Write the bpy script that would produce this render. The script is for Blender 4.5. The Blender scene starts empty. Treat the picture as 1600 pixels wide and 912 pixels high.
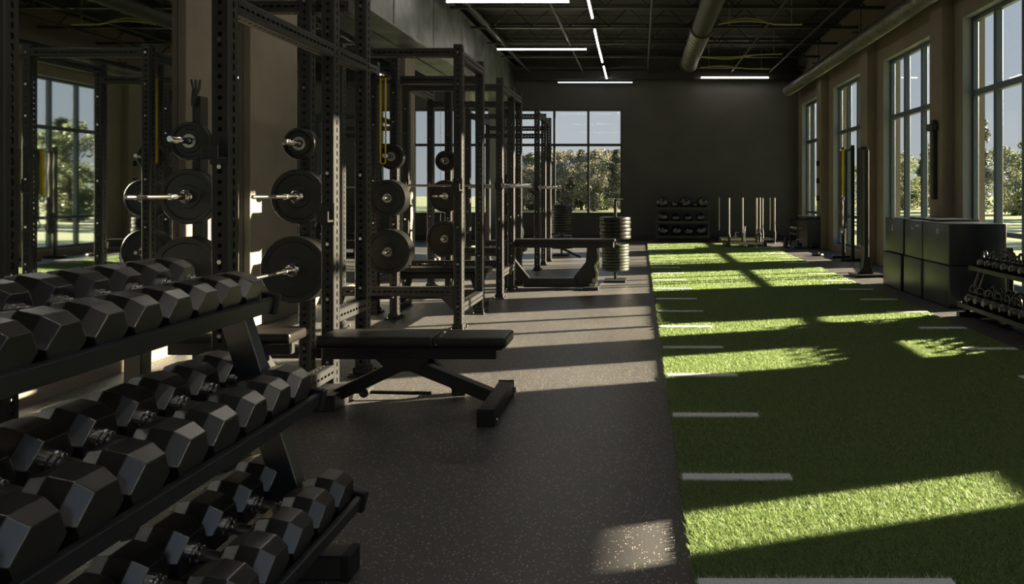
import bpy, bmesh, math, random
import numpy as np
from mathutils import Vector, Matrix
C = bpy.context.scene.collection
S = bpy.context.scene
PI = math.pi
R = random.Random(7)

# ------------------------------------------------------------------ camera
cd = bpy.data.cameras.new('camera'); cam = bpy.data.objects.new('camera', cd); C.objects.link(cam)
cam.location = (0, 0, 1.3); cam.rotation_euler = (PI/2, 0, 0)
cd.sensor_width = 36; cd.lens = 36*1150/1600
cd.shift_x = -200/1600; cd.shift_y = -156/1600
cd.clip_start = 0.02; cd.clip_end = 600
S.camera = cam
# ------------------------------------------------------------------ world, sun, exposure
w = bpy.data.worlds.new('world'); S.world = w; w.use_nodes = True
nt = w.node_tree; nt.nodes.clear()
wo = nt.nodes.new('ShaderNodeOutputWorld'); bg = nt.nodes.new('ShaderNodeBackground')
tc = nt.nodes.new('ShaderNodeTexCoord'); sx = nt.nodes.new('ShaderNodeSeparateXYZ'); rp = nt.nodes.new('ShaderNodeValToRGB')
nt.links.new(tc.outputs['Generated'], sx.inputs[0]); nt.links.new(sx.outputs['Z'], rp.inputs[0])
e = rp.color_ramp.elements
e[0].position = 0.0; e[0].color = (0.60, 0.61, 0.62, 1)
e[1].position = 0.8; e[1].color = (0.27, 0.40, 0.62, 1)
m_ = e.new(0.16); m_.color = (0.48, 0.54, 0.61, 1)
nt.links.new(rp.outputs[0], bg.inputs[0]); bg.inputs[1].default_value = 0.46
nt.links.new(bg.outputs[0], wo.inputs[0])
sd = bpy.data.lights.new('sun', 'SUN'); sun = bpy.data.objects.new('sun', sd); C.objects.link(sun)
az = math.atan2(0.72, 2.39); el = math.radians(15)
sdir = Vector((math.cos(el)*math.cos(az), math.cos(el)*math.sin(az), math.sin(el)))
sun.rotation_euler = sdir.to_track_quat('Z', 'Y').to_euler(); sun.location = (30, 9, 12)
sd.energy = 21.0; sd.color = (1.0, 0.82, 0.57); sd.angle = math.radians(0.7)
S.view_settings.view_transform = 'Standard'; S.view_settings.look = 'None'
S.view_settings.exposure = 1.05; S.view_settings.gamma = 1.0; S.view_settings.use_curve_mapping = False
S.cycles.max_bounces = 8; S.cycles.diffuse_bounces = 4; S.cycles.glossy_bounces = 4
S.cycles.transparent_max_bounces = 16; S.cycles.sample_clamp_indirect = 4
S.cycles.caustics_reflective = False; S.cycles.caustics_refractive = False
S.cycles.use_denoising = True

# ------------------------------------------------------------------ materials
MAT = {}
def mat(name, col, rough=0.5, metal=0.0, spec=0.5, noise=0.0, nscale=40, bump=0.0, bscale=200, emit=None, estr=0, coat=0.0, rvar=0.0, cior=1.5, crough=0.2):
    m = bpy.data.materials.new(name); m.use_nodes = True; n = m.node_tree; p = n.nodes['Principled BSDF']
    p.inputs['Base Color'].default_value = (*col, 1); p.inputs['Roughness'].default_value = rough
    p.inputs['Metallic'].default_value = metal; p.inputs['Specular IOR Level'].default_value = spec
    p.inputs['Coat Weight'].default_value = coat; p.inputs['Coat Roughness'].default_value = crough; p.inputs['Coat IOR'].default_value = cior
    if emit: p.inputs['Emission Color'].default_value = (*emit, 1); p.inputs['Emission Strength'].default_value = estr
    tcn = n.nodes.new('ShaderNodeTexCoord')
    if noise:
        t = n.nodes.new('ShaderNodeTexNoise'); t.inputs['Scale'].default_value = nscale; t.inputs['Detail'].default_value = 5
        n.links.new(tcn.outputs['Object'], t.inputs['Vector'])
        r = n.nodes.new('ShaderNodeValToRGB'); r.color_ramp.elements[0].position = 0.3; r.color_ramp.elements[1].position = 0.7
        r.color_ramp.elements[0].color = (*[c*(1-noise) for c in col], 1); r.color_ramp.elements[1].color = (*[min(1, c*(1+noise)) for c in col], 1)
        n.links.new(t.outputs['Fac'], r.inputs[0]); n.links.new(r.outputs[0], p.inputs['Base Color'])
        if rvar:
            mr = n.nodes.new('ShaderNodeMapRange'); mr.inputs['To Min'].default_value = rough-rvar; mr.inputs['To Max'].default_value = rough+rvar
            n.links.new(t.outputs['Fac'], mr.inputs['Value']); n.links.new(mr.outputs[0], p.inputs['Roughness'])
    if bump:
        t = n.nodes.new('ShaderNodeTexNoise'); t.inputs['Scale'].default_value = bscale; t.inputs['Detail'].default_value = 3
        n.links.new(tcn.outputs['Object'], t.inputs['Vector'])
        b = n.nodes.new('ShaderNodeBump'); b.inputs['Strength'].default_value = bump; b.inputs['Distance'].default_value = 0.004
        n.links.new(t.outputs['Fac'], b.inputs['Height']); n.links.new(b.outputs[0], p.inputs['Normal'])
    MAT[name] = m; return m
mat('rack_steel', (0.007, 0.007, 0.008), 0.50, 0.0, 0.6, noise=0.25, nscale=8, rvar=0.05, bump=0.08, bscale=500)
mat('rack_white', (0.022, 0.022, 0.024), 0.36)
mat('shelf_steel', (0.012, 0.015, 0.019), 0.38, 0.0, 1.0, noise=0.2, nscale=6)
mat('hex_rubber', (0.009, 0.0085, 0.0085), 0.36, 0, 0.6, coat=0.6, cior=2.1, crough=0.20, noise=0.25, nscale=14, rvar=0.07, bump=0.12, bscale=260)
mat('plate_rubber', (0.006, 0.006, 0.006), 0.36, 0, 0.5, noise=0.3, nscale=18, bump=0.1, bscale=200)
mat('plate_green', (0.030, 0.040, 0.024), 0.42, 0, 0.5)
mat('vinyl', (0.012, 0.010, 0.009), 0.34, 0, 0.5, bump=0.1, bscale=600)
mat('chrome', (0.75, 0.74, 0.72), 0.14, 1.0)
mat('steel_bar', (0.42, 0.40, 0.37), 0.28, 1.0)
mat('black_plastic', (0.012, 0.012, 0.013), 0.45)
mat('foam_vinyl', (0.012, 0.017, 0.021), 0.34, 0, 0.55, noise=0.15, nscale=3, bump=0.35, bscale=7)
mat('white_print', (0.8, 0.8, 0.8), 0.5)
mat('wall_dark', (0.066, 0.066, 0.066), 0.75, noise=0.12, nscale=1.5, bump=0.05, bscale=60)
mat('wall_taupe', (0.23, 0.19, 0.145), 0.75, noise=0.12, nscale=1.2, bump=0.06, bscale=50)
mat('pilaster_paint', (0.26, 0.225, 0.18), 0.7, noise=0.2, nscale=1.6, bump=0.08, bscale=30)
mat('soffit_steel', (0.13, 0.145, 0.145), 0.5, 0.3, noise=0.55, nscale=2.2, bump=0.1, bscale=20)
mat('ceiling_black', (0.009, 0.009, 0.009), 0.8, noise=0.5, nscale=2.5)
mat('joist_black', (0.012, 0.012, 0.011), 0.6)
mat('duct_steel', (0.17, 0.165, 0.145), 0.42, 0.7, noise=0.25, nscale=5)
mat('window_frame', (0.075, 0.10, 0.125), 0.4, 0.2)
mat('jamb_paint', (0.22, 0.23, 0.24), 0.6)
mat('frame_dark', (0.02, 0.024, 0.028), 0.4, 0.2)
mat('led', (1, 0.9, 0.7), 0.5, emit=(1.0, 0.91, 0.80), estr=9.0)
mat('led_cool', (0.8, 0.9, 1), 0.5, emit=(0.85, 0.95, 1.0), estr=0.6)
mat('mirror', (0.62, 0.66, 0.66), 0.02, 1.0)
mat('yellow_band', (0.75, 0.56, 0.02), 0.5)
mat('red_paint', (0.35, 0.03, 0.02), 0.4)
mat('cable', (0.35, 0.33, 0.14), 0.5)
mat('grey_print', (0.2, 0.2, 0.2), 0.5)
mat('bark', (0.10, 0.075, 0.05), 0.9, noise=0.4, nscale=6)
mat('line_fibre', (0.9, 0.92, 0.92), 0.7, noise=0.06, nscale=80, bump=0.6, bscale=260)

def nodes(m): return m.node_tree.nodes, m.node_tree.links, m.node_tree.nodes['Principled BSDF']
# rubber floor with pale granules
m = mat('rubber_floor', (0.03, 0.028, 0.027), 0.5, bump=0.25, bscale=120)
n, l, p = nodes(m); tcn = n.new('ShaderNodeTexCoord')
v = n.new('ShaderNodeTexVoronoi'); v.inputs['Scale'].default_value = 115; l.new(tcn.outputs['Object'], v.inputs['Vector'])
sc1 = n.new('ShaderNodeSeparateColor'); l.new(v.outputs['Color'], sc1.inputs[0])
g1 = n.new('ShaderNodeMath'); g1.operation = 'GREATER_THAN'; g1.inputs[1].default_value = 0.80; l.new(sc1.outputs[0], g1.inputs[0])
g2 = n.new('ShaderNodeMath'); g2.operation = 'LESS_THAN'; g2.inputs[1].default_value = 0.34; l.new(v.outputs['Distance'], g2.inputs[0])
mu = n.new('ShaderNodeMath'); mu.operation = 'MULTIPLY'; l.new(g1.outputs[0], mu.inputs[0]); l.new(g2.outputs[0], mu.inputs[1])
ns = n.new('ShaderNodeTexNoise'); ns.inputs['Scale'].default_value = 1.3; ns.inputs['Detail'].default_value = 6; l.new(tcn.outputs['Object'], ns.inputs['Vector'])
cr = n.new('ShaderNodeValToRGB'); cr.color_ramp.elements[0].position = 0.3; cr.color_ramp.elements[1].position = 0.75
cr.color_ramp.elements[0].color = (0.078, 0.077, 0.078, 1); cr.color_ramp.elements[1].color = (0.110, 0.108, 0.110, 1); l.new(ns.outputs['Fac'], cr.inputs[0])
mx = n.new('ShaderNodeMix'); mx.data_type = 'RGBA'; l.new(mu.outputs[0], mx.inputs[0]); l.new(cr.outputs[0], mx.inputs[6]); mx.inputs[7].default_value = (0.62, 0.55, 0.47, 1)
l.new(mx.outputs[2], p.inputs['Base Color'])
mr = n.new('ShaderNodeMapRange'); mr.inputs['To Min'].default_value = 0.34; mr.inputs['To Max'].default_value = 0.50; l.new(ns.outputs['Fac'], mr.inputs['Value']); l.new(mr.outputs[0], p.inputs['Roughness'])
# turf base and fibre
def two_tone(name, a, b, scale, rough=0.7, trans=0.0):
    m = mat(name, a, rough, spec=0.5); n, l, p = nodes(m)
    gm = n.new('ShaderNodeNewGeometry'); t = n.new('ShaderNodeTexNoise'); t.inputs['Scale'].default_value = scale; t.inputs['Detail'].default_value = 2
    l.new(gm.outputs['Position'], t.inputs['Vector'])
    r = n.new('ShaderNodeValToRGB'); r.color_ramp.elements[0].position = 0.35; r.color_ramp.elements[1].position = 0.65
    r.color_ramp.elements[0].color = (*a, 1); r.color_ramp.elements[1].color = (*b, 1)
    l.new(t.outputs['Fac'], r.inputs[0]); l.new(r.outputs[0], p.inputs['Base Color'])
    if trans:
        tr = n.new('ShaderNodeBsdfTranslucent'); l.new(r.outputs[0], tr.inputs[0]); ms = n.new('ShaderNodeMixShader'); ms.inputs[0].default_value = trans
        out = n['Material Output']; l.new(p.outputs[0], ms.inputs[1]); l.new(tr.outputs[0], ms.inputs[2]); l.new(ms.outputs[0], out.inputs[0])
    return m
two_tone('turf_base', (0.08, 0.13, 0.05), (0.11, 0.17, 0.07), 60)
two_tone('turf_fibre', (0.16, 0.30, 0.11), (0.42, 0.49, 0.17), 220, 0.5, 0.3)
two_tone('lawn', (0.23, 0.27, 0.13), (0.32, 0.35, 0.19), 0.35)
two_tone('leaf_green', (0.11, 0.14, 0.07), (0.23, 0.26, 0.14), 1.2, 0.6, 0.35)
two_tone('leaf_tan', (0.15, 0.15, 0.12), (0.25, 0.24, 0.19), 0.9, 0.6, 0.35)
two_tone('leaf_dark', (0.07, 0.085, 0.065), (0.13, 0.15, 0.105), 1.2, 0.6, 0.3)
# glass
m = bpy.data.materials.new('glass'); m.use_nodes = True; n = m.node_tree.nodes; l = m.node_tree.links; n.clear()
o_ = n.new('ShaderNodeOutputMaterial'); tr = n.new('ShaderNodeBsdfTransparent'); tr.inputs[0].default_value = (0.93, 0.95, 0.95, 1)
gl = n.new('ShaderNodeBsdfGlossy'); gl.inputs['Roughness'].default_value = 0.01; lw = n.new('ShaderNodeLayerWeight'); lw.inputs[0].default_value = 0.5
pw = n.new('ShaderNodeMath'); pw.operation = 'POWER'; pw.inputs[1].default_value = 5; l.new(lw.outputs['Facing'], pw.inputs[0])
fr = n.new('ShaderNodeMath'); fr.operation = 'MULTIPLY_ADD'; fr.inputs[1].default_value = 0.5; fr.inputs[2].default_value = 0.005; l.new(pw.outputs[0], fr.inputs[0])
ms = n.new('ShaderNodeMixShader'); l.new(fr.outputs[0], ms.inputs[0]); l.new(tr.outputs[0], ms.inputs[1]); l.new(gl.outputs[0], ms.inputs[2]); l.new(ms.outputs[0], o_.inputs[0])
MAT['glass'] = m

# ------------------------------------------------------------------ mesh helpers
def box(bm, x0, x1, y0, y1, z0, z1, bev=0.0, seg=1, M=None):
    v = [bm.verts.new((x, y, z)) for z in (z0, z1) for y in (y0, y1) for x in (x0, x1)]
    fs = [bm.faces.new([v[i] for i in q]) for q in ((0, 2, 3, 1), (4, 5, 7, 6), (0, 1, 5, 4), (1, 3, 7, 5), (3, 2, 6, 7), (2, 0, 4, 6))]
    vs = set(v)
    if bev:
        es = list({e for f in fs for e in f.edges})
        r = bmesh.ops.bevel(bm, geom=es, offset=bev, segments=seg, affect='EDGES', profile=0.6)
        vs = {x for x in v if x.is_valid} | set(r['verts'])
    if M is not None: bmesh.ops.transform(bm, matrix=M, verts=list(vs))
    return vs
def frame(p0, p1, up=(0, 0, 1)):
    p0, p1 = Vector(p0), Vector(p1); z = (p1-p0).normalized(); u = Vector(up)
    if abs(z.dot(u)) > 0.99: u = Vector((0, 1, 0))
    x = u.cross(z).normalized(); y = z.cross(x)
    return Matrix(((x.x, y.x, z.x, p0.x), (x.y, y.y, z.y, p0.y), (x.z, y.z, z.z, p0.z), (0, 0, 0, 1))), (p1-p0).length
def bar(bm, p0, p1, a, b, up=(0, 0, 1), bev=0.003):
    M, L = frame(p0, p1, up); return box(bm, -a/2, a/2, -b/2, b/2, 0, L, bev, M=M)
def lathe(bm, prof, n=24, M=None, cap=True):
    rings = []
    for r, z in prof:
        rings.append([bm.verts.new((r*math.cos(2*PI*i/n), r*math.sin(2*PI*i/n), z)) for i in range(n)])
    for a, b in zip(rings, rings[1:]):
        for i in range(n): bm.faces.new((a[i], a[(i+1) % n], b[(i+1) % n], b[i]))
    if cap:
        bm.faces.new(rings[0][::-1]); bm.faces.new(rings[-1])
    vs = [v for r in rings for v in r]
    if M is not None: bmesh.ops.transform(bm, matrix=M, verts=vs)
    return vs
def cyl(bm, p0, p1, r, n=16, r2=None):
    M, L = frame(p0, p1); return lathe(bm, [(r, 0), (r if r2 is None else r2, L)], n, M)
def tube(bm, pts, r, n=8, closed=False):
    pts = [Vector(p) for p in pts]; rings = []; N = len(pts); up = None
    for i, p in enumerate(pts):
        a = pts[i-1] if (i or closed) else p; b = pts[(i+1) % N] if (i < N-1 or closed) else p
        t = (b-a).normalized()
        if up is None: up = Vector((0, 0, 1)) if abs(t.z) < 0.9 else Vector((1, 0, 0))
        x = up.cross(t).normalized(); y = t.cross(x); up = y
        rr = r[i] if isinstance(r, (list, tuple)) else r
        rings.append([bm.verts.new(p + (x*math.cos(2*PI*k/n) + y*math.sin(2*PI*k/n))*rr) for k in range(n)])
    pr = list(zip(rings, rings[1:])) + ([(rings[-1], rings[0])] if closed else [])
    for a, b in pr:
        for k in range(n): bm.faces.new((a[k], a[(k+1) % n], b[(k+1) % n], b[k]))
    if not closed: bm.faces.new(rings[0][::-1]); bm.faces.new(rings[-1])
def sphere(bm, c, r, seg=20, rings=12, sc=(1, 1, 1)):
    M = Matrix.Translation(c) @ Matrix.Diagonal((*sc, 1)); bmesh.ops.create_uvsphere(bm, u_segments=seg, v_segments=rings, radius=r, matrix=M)
def prism(bm, poly, axis, a, b):
    def P(u, v, t): return {'x': (t, u, v), 'y': (u, t, v), 'z': (u, v, t)}[axis]
    A = [bm.verts.new(P(u, v, a)) for u, v in poly]; B = [bm.verts.new(P(u, v, b)) for u, v in poly]; n = len(poly)
    bm.faces.new(A); bm.faces.new(B[::-1])
    for i in range(n): bm.faces.new((A[i], B[i], B[(i+1) % n], A[(i+1) % n]))
def mesh(name, bm, m, smooth=False):
    bmesh.ops.recalc_face_normals(bm, faces=bm.faces)
    me = bpy.data.meshes.new(name); bm.to_mesh(me); bm.free(); me.materials.append(MAT[m] if isinstance(m, str) else m)
    if smooth:
        me.shade_smooth(); me.set_sharp_from_angle(angle=math.radians(38))
    return me
def link(name, me, parent=None, loc=(0, 0, 0), rot=(0, 0, 0), label=None, kind=None):
    o = bpy.data.objects.new(name, me); C.objects.link(o); o.location = loc; o.rotation_euler = rot
    if parent is not None: o.parent = parent
    if label: o['label'] = label
    if kind: o['kind'] = kind
    return o
def obj(name, bm, m, parent=None, smooth=False, **k): return link(name, mesh(name, bm, m, smooth), parent, **k)
def B(): return bmesh.new()
def bx(name, m, parent, *a, bev=0.003, **k):
    b = B(); box(b, *a, bev=bev); return obj(name, b, m, parent, **k)
def thing(name, label, cat, loc=(0, 0, 0), rot=(0, 0, 0), group=None):
    o = link(name, None, None, loc, rot); o['label'] = label; o['category'] = cat
    if group: o['group'] = group
    o.empty_display_size = 0.1
    return o
def tag(o, label, cat, group=None):
    o['label'] = label; o['category'] = cat
    if group: o['group'] = group
    return o
def dup(root, loc=None, rot=None, label=None, group=None):
    def cp(o, par):
        c = o.copy(); C.objects.link(c)
        if par is not None: c.parent = par
        for ch in o.children: cp(ch, c)
        return c
    r = cp(root, None)
    if loc is not None: r.location = loc
    if rot is not None: r.rotation_euler = rot
    if label: r['label'] = label
    if group: r['group'] = group
    return r

# ------------------------------------------------------------------ setting
XL, XR, YB, YF, ZC = -3.77, 4.28, 19.9, -3.5, 4.95
def st(name, bm, m, parent=None, **k):
    o = obj(name, bm, m, parent, **k)
    if parent is None: o['kind'] = 'structure'
    return o
b = B(); box(b, XL-0.3, XR+0.3, YF-0.3, YB+0.3, -0.2, 0); st('floor', b, 'rubber_floor')
b = B(); box(b, XL-0.3, XR+0.3, YF-0.3, YB+0.3, ZC, ZC+0.2); ceil_ = st('ceiling', b, 'ceiling_black')
b = B(); box(b, -160, 200, -120, 260, -0.5, -0.25); st('ground', b, 'lawn')
FX0, FX1 = -0.6, 3.9
b = B(); box(b, XL-0.3, FX0, YF-0.3, YF, 0, ZC); box(b, FX1, XR+0.3, YF-0.3, YF, 0, ZC); box(b, FX0, FX1, YF-0.3, YF, 0, 0.3); box(b, FX0, FX1, YF-0.3, YF, 3.62, ZC); st('wall_front', b, 'wall_dark')
b = B(); box(b, XL-0.3, XL, YF, YB, 0, ZC); wall_l = st('wall_left', b, 'wall_dark')
WZ0, WZR, WZT, WZ1 = 0.14, 0.785, 2.60, 3.62
side_w = [(17.55, 19.45), (14.15, 16.3), (10.72, 12.95), (7.75, 9.77), (6.3, 7.05), (3.82, 4.28), (-2.9, 2.3)]  # last three openings are unseen, added to place sun stripes and foreground fill
low_top = {3.82: 1.34}  # added narrow opening kept low so its sun stops short of the dumbbells
b = B(); ys = sorted([YF]+[y for p in side_w for y in p]+[YB])
for i in range(0, len(ys), 2): box(b, XR, XR+0.3, ys[i], ys[i+1], 0, ZC)
for a, c in side_w: box(b, XR, XR+0.3, a, c, 0, WZ0); box(b, XR, XR+0.3, a, c, low_top.get(a, WZ1), ZC)
wall_r = st('wall_right', b, 'wall_taupe')
for y0 in (16.75, 13.35, 10.05, 7.2, 5.0, 2.8):
    bx('pilaster', 'wall_taupe', wall_r, XR-0.16, XR, y0, y0+0.42, 0, 4.05, bev=0.004)
# back wall with its window
BX0, BX1, BZ0, BZ1 = -3.62, -0.48, 0.69, 3.55
b = B(); box(b, XL-0.3, BX0, YB, YB+0.3, 0, ZC); box(b, BX1, XR+0.3, YB, YB+0.3, 0, ZC)
box(b, BX0, BX1, YB, YB+0.3, 0, BZ0); box(b, BX0, BX1, YB, YB+0.3, BZ1, ZC); st('wall_back', b, 'wall_dark')
b = B(); box(b, -0.48, XR, YB-0.02, YB, 0, 0.14); st('baseboard_back', b, 'black_plastic')
b = B(); box(b, XL, -0.48, YB-0.02, YB, 0, 0.14); st('baseboard_back.001', b, 'black_plastic')

def window_side(i, y0, y1):
    r = link('window_%d' % i, None, kind='structure'); r.location = (XR, y0, 0)
    L = y1-y0; X0, X1 = 0.12, 0.19; WZ1 = low_top.get(y0, 3.62); low = y0 in low_top
    b = B()
    for a, c, z0, z1 in ((0, L, WZ0, WZ0+0.07), (0, L, WZ1-0.07, WZ1), (0, 0.06, WZ0+0.07, WZ1-0.07), (L-0.06, L, WZ0+0.07, WZ1-0.07)): box(b, X0, X1, a, c, z0, z1, 0.004)
    obj('window_frame', b, 'window_frame', r)
    nl = (6 if L > 4 else 3) if L > 1.2 else 1
    for k in range(1, nl): bx('mullion', 'window_frame', r, X0-0.015, X1, L*k/nl-0.035, L*k/nl+0.035, WZ0+0.07, WZ1-0.07)
    if not low: bx('transom', 'window_frame', r, X0-0.02, X1, 0.06, L-0.06, WZT-0.04, WZT+0.04)
    bx('transom', 'window_frame', r, X0+0.01, X0+0.06, 0.06, L-0.06, WZR-0.03, WZR+0.03)  # low rail added to cast the diagonal shadow along the turf
    for k in range(nl):
        for za, zb in ((WZ0+0.07, WZR-0.03), (WZR+0.03, (WZ1-0.07) if low else (WZT-0.04)), (WZT+0.04, WZ1-0.07))[:2 if low else 3]:
            bx('pane', 'glass', r, X0+0.03, X0+0.042, L*k/nl+0.03, L*(k+1)/nl-0.03, za-0.004, zb+0.004, bev=0)
    # painted reveal lining
    b = B(); box(b, 0.0, 0.12, 0, 0.012, WZ0, WZ1); box(b, 0.0, 0.12, L-0.012, L, WZ0, WZ1); box(b, 0, 0.12, 0.012, L-0.012, WZ1-0.012, WZ1); box(b, 0, 0.12, 0.012, L-0.012, WZ0, WZ0+0.012)
    obj('window_reveal', b, 'jamb_paint', r)
for i, (a, c) in enumerate(side_w): window_side(i+1, a, c)
r = link('window_8', None, kind='structure'); r.location = (0, YB, 0)
b = B()
for a, c, z0, z1 in ((BX0, BX1, BZ0, BZ0+0.06), (BX0, BX1, BZ1-0.06, BZ1), (BX0, BX0+0.05, BZ0+0.06, BZ1-0.06), (BX1-0.05, BX1, BZ0+0.06, BZ1-0.06)): box(b, a, c, 0.02, 0.1, z0, z1, 0.004)
obj('window_frame', b, 'frame_dark', r)
mxs = [BX0+0.03, -3.24, -2.32, -1.40, BX1-0.03]
for x in mxs[1:-1]: bx('mullion', 'frame_dark', r, x-0.03, x+0.03, 0.01, 0.1, BZ0+0.06, BZ1-0.06)
bx('transom', 'frame_dark', r, BX0+0.05, BX1-0.05, 0.005, 0.1, 2.54, 2.61)
for a, c in zip(mxs, mxs[1:]):
    for za, zb in ((BZ0+0.06, 2.54), (2.61, BZ1-0.06)): bx('pane', 'glass', r, a+0.02, c-0.02, 0.05, 0.062, za-0.004, zb+0.004, bev=0)

r = link('window_9', None, kind='structure'); r.location = (0, YF, 0)  # unseen glazing behind the camera, added for cool fill on the dumbbells
b = B()
for a, c, z0, z1 in ((FX0, FX1, 0.3, 0.36), (FX0, FX1, 3.56, 3.62), (FX0, FX0+0.05, 0.36, 3.56), (FX1-0.05, FX1, 0.36, 3.56)): box(b, a, c, -0.1, -0.02, z0, z1, 0.004)
obj('window_frame', b, 'frame_dark', r)
for k in range(1, 5): bx('mullion', 'frame_dark', r, FX0+0.9*k-0.03, FX0+0.9*k+0.03, -0.1, -0.01, 0.36, 3.56)
bx('transom', 'frame_dark', r, FX0+0.05, FX1-0.05, -0.1, -0.005, 2.54, 2.61)
for k in range(5):
    for za, zb in ((0.36, 2.54), (2.61, 3.56)): bx('pane', 'glass', r, FX0+0.9*k+0.02, FX0+0.9*k+0.88, -0.062, -0.05, za-0.004, zb+0.004, bev=0)

# left wall: pilasters, mirrors, soffit
for i, (y0, y1) in enumerate(((6.0, 6.62), (6.99, 7.95), (11.6, 12.1), (15.6, 16.1))):
    bx('pilaster', 'pilaster_paint', wall_l, XL, XL+0.07, y0, y1, 0, 3.6, bev=0.004)
ml = [(0.2, 2.25), (2.27, 4.3), (4.32, 5.98), (6.64, 6.97), (7.97, 10.0), (10.02, 11.58), (12.12, 13.85), (13.87, 15.58), (16.12, 18.2)]
mlab = ['tall wall mirror beside the camera end of the dumbbell rack', 'tall wall mirror behind the near half of the dumbbell rack', 'tall wall mirror seen between the rack uprights above the far dumbbells',
        'narrow mirror strip between the two pale wall pilasters', 'wall mirror just beyond the wide pale pilaster', 'wall mirror behind the second power rack', 'wall mirror behind the third power rack',
        'wall mirror beyond the third power rack', 'farthest wall mirror, near the back window']
for (y0, y1), lb in zip(ml, mlab):
    o = bx('wall_mirror', 'mirror', None, XL+0.002, XL+0.012, y0, y1, 0.10, 3.55, bev=0.002); tag(o, lb, 'mirror', 'mirrors along the left wall')
b = B(); box(b, XL, XL+0.03, YF, 5.99, 0, 0.08); box(b, XL, XL+0.03, 7.96, 11.59, 0, 0.08); box(b, XL, XL+0.03, 12.11, 15.59, 0, 0.08); box(b, XL, XL+0.03, 16.11, YB, 0, 0.08); st('baseboard_left', b, 'wall_taupe')
# soffit along the left wall, in sheet lengths with seams
sof = link('trim_1', None, kind='structure')
y = YF; i = 0
while y < YB-0.1:
    y2 = min(y+1.95, YB-0.02)
    b = B(); box(b, XL, XL+0.37, y, y2-0.012, 3.60, 4.66, 0.006)
    box(b, XL+0.37, XL+0.376, y+0.02, y+0.06, 3.62, 4.64); obj('soffit_panel', b, 'soffit_steel', sof)
    y = y2; i += 1
b = B(); box(b, XL, XL+0.42, YF, YB-0.02, 3.56, 3.60, 0.004); obj('soffit_flange', b, 'soffit_steel', sof)
b = B(); box(b, XL+0.33, XL+0.42, YF, YB-0.02, 4.66, 4.70, 0.004); obj('soffit_flange', b, 'soffit_steel', sof)
b = B(); cyl(b, (XL+0.62, YF+0.1, 4.72), (XL+0.62, YB-0.1, 4.72), 0.07, 14); tag(obj('sprinkler_pipe', b, 'joist_black', smooth=True), 'round dark pipe running beside the top of the pale soffit', 'pipe')
# joists, purlins, deck ribs
y = -2.6; jm = None
while y < YB-0.3:
    if jm is None:
        b = B(); box(b, XL+0.45, XR, -0.05, 0.05, ZC-0.035, ZC, 0.003); box(b, XL+0.45, XR, -0.05, 0.05, ZC-0.44, ZC-0.40, 0.003)
        x = XL+0.5; s = 0
        while x < XR-0.4:
            z0, z1 = (ZC-0.40, ZC-0.03) if s else (ZC-0.03, ZC-0.40)
            bar(b, (x, 0, z0), (x+0.38, 0, z1), 0.02, 0.02, bev=0); x += 0.38; s = 1-s
        jm = mesh('joist', b, 'joist_black')
    link('joist', jm, ceil_, (0, y, 0)); y += 1.55
rib = None
for k in range(24):
    if rib is None:
        b = B(); box(b, XL+0.4, XR, -0.04, 0.04, ZC-0.012, ZC-0.002); rib = mesh('deck_rib', b, 'joist_black')
    link('deck_rib', rib, ceil_, (0, -2.2+k*0.92, 0))
for x in (-2.9, -1.5, 0.2, 2.4, 3.4):
    b = B(); cyl(b, (x, YF+0.1, ZC-0.5), (x, YB-0.05, ZC-0.5), 0.022, 8); obj('conduit', b, 'joist_black', ceil_, smooth=True)
b = B(); box(b, XL+0.45, XR, YB-0.5, YB-0.34, 4.28, 4.5, 0.004); obj('end_beam', b, 'joist_black', ceil_)

# spiral duct along the windows
def spiral(r, y0, y1, step=0.09, n=28):
    prof = []; y = y0
    prof.append((r, y))
    while y < y1-step:
        prof += [(r, y+step*0.8), (r+0.007, y+step*0.86), (r+0.007, y+step*0.94), (r, y+step)]; y += step
    prof.append((r, y1)); b = B(); lathe(b, prof, n, Matrix.Rotation(-PI/2, 4, 'X') @ Matrix.Identity(4)); return b
t = thing('spiral_duct', 'long silver spiral duct running above the tall side windows', 'duct', (3.93, 0, 3.99))
b = spiral(0.135, YF+0.1, YB-0.3); obj('duct_body', b, 'duct_steel', t, smooth=True)
y = 0.7
hb = B(); box(hb, -0.15, 0.15, -0.015, 0.015, 0.14, 0.16); bar(hb, (0, 0, 0.15), (0, 0, 0.94), 0.012, 0.012, bev=0); hm = mesh('duct_hanger', hb, 'joist_black')
while y < YB-1: link('duct_hanger', hm, t, (0, y, 0)); y += 3.1
t = thing('ceiling_duct', 'short open-ended duct hanging in the middle of the ceiling', 'duct', (1.22, 0, 4.54))
b = spiral(0.21, 14.6, 18.4, 0.3); obj('duct_body', b, 'duct_steel', t, smooth=True)
b = B(); lathe(b, [(0.215, 14.5), (0.235, 14.5), (0.235, 14.62), (0.215, 14.62)], 28, Matrix.Rotation(-PI/2, 4, 'X'), cap=False); obj('duct_collar', b, 'duct_steel', t)
b = B(); lathe(b, [(0.20, 7.0), (0.20, 14.55)], 28, Matrix.Rotation(-PI/2, 4, 'X')); obj('duct_body', b, 'joist_black', t, smooth=True, label='black near length of duct')  # near length uses a darker material than the far one
b = B(); lathe(b, [(0.225, 18.38), (0.235, 18.46), (0.20, 18.47), (0.19, 18.40)], 28, Matrix.Rotation(-PI/2, 4, 'X'), cap=False); obj('duct_collar', b, 'duct_steel', t, smooth=True)
cabs = [((1.45, 13.6, 4.40), (3.0, 13.6, 4.40), 0.10, 'uppermost yellowish cable bundle hanging right of the ceiling duct'),
        ((1.35, 16.6, 4.36), (3.2, 16.5, 4.40), -0.06, 'straight yellowish cable run in the middle right of the duct'),
        ((1.45, 17.6, 4.28), (3.1, 17.6, 4.24), 0.05, 'lowest yellowish cable run above the right hand strip light')]
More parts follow.
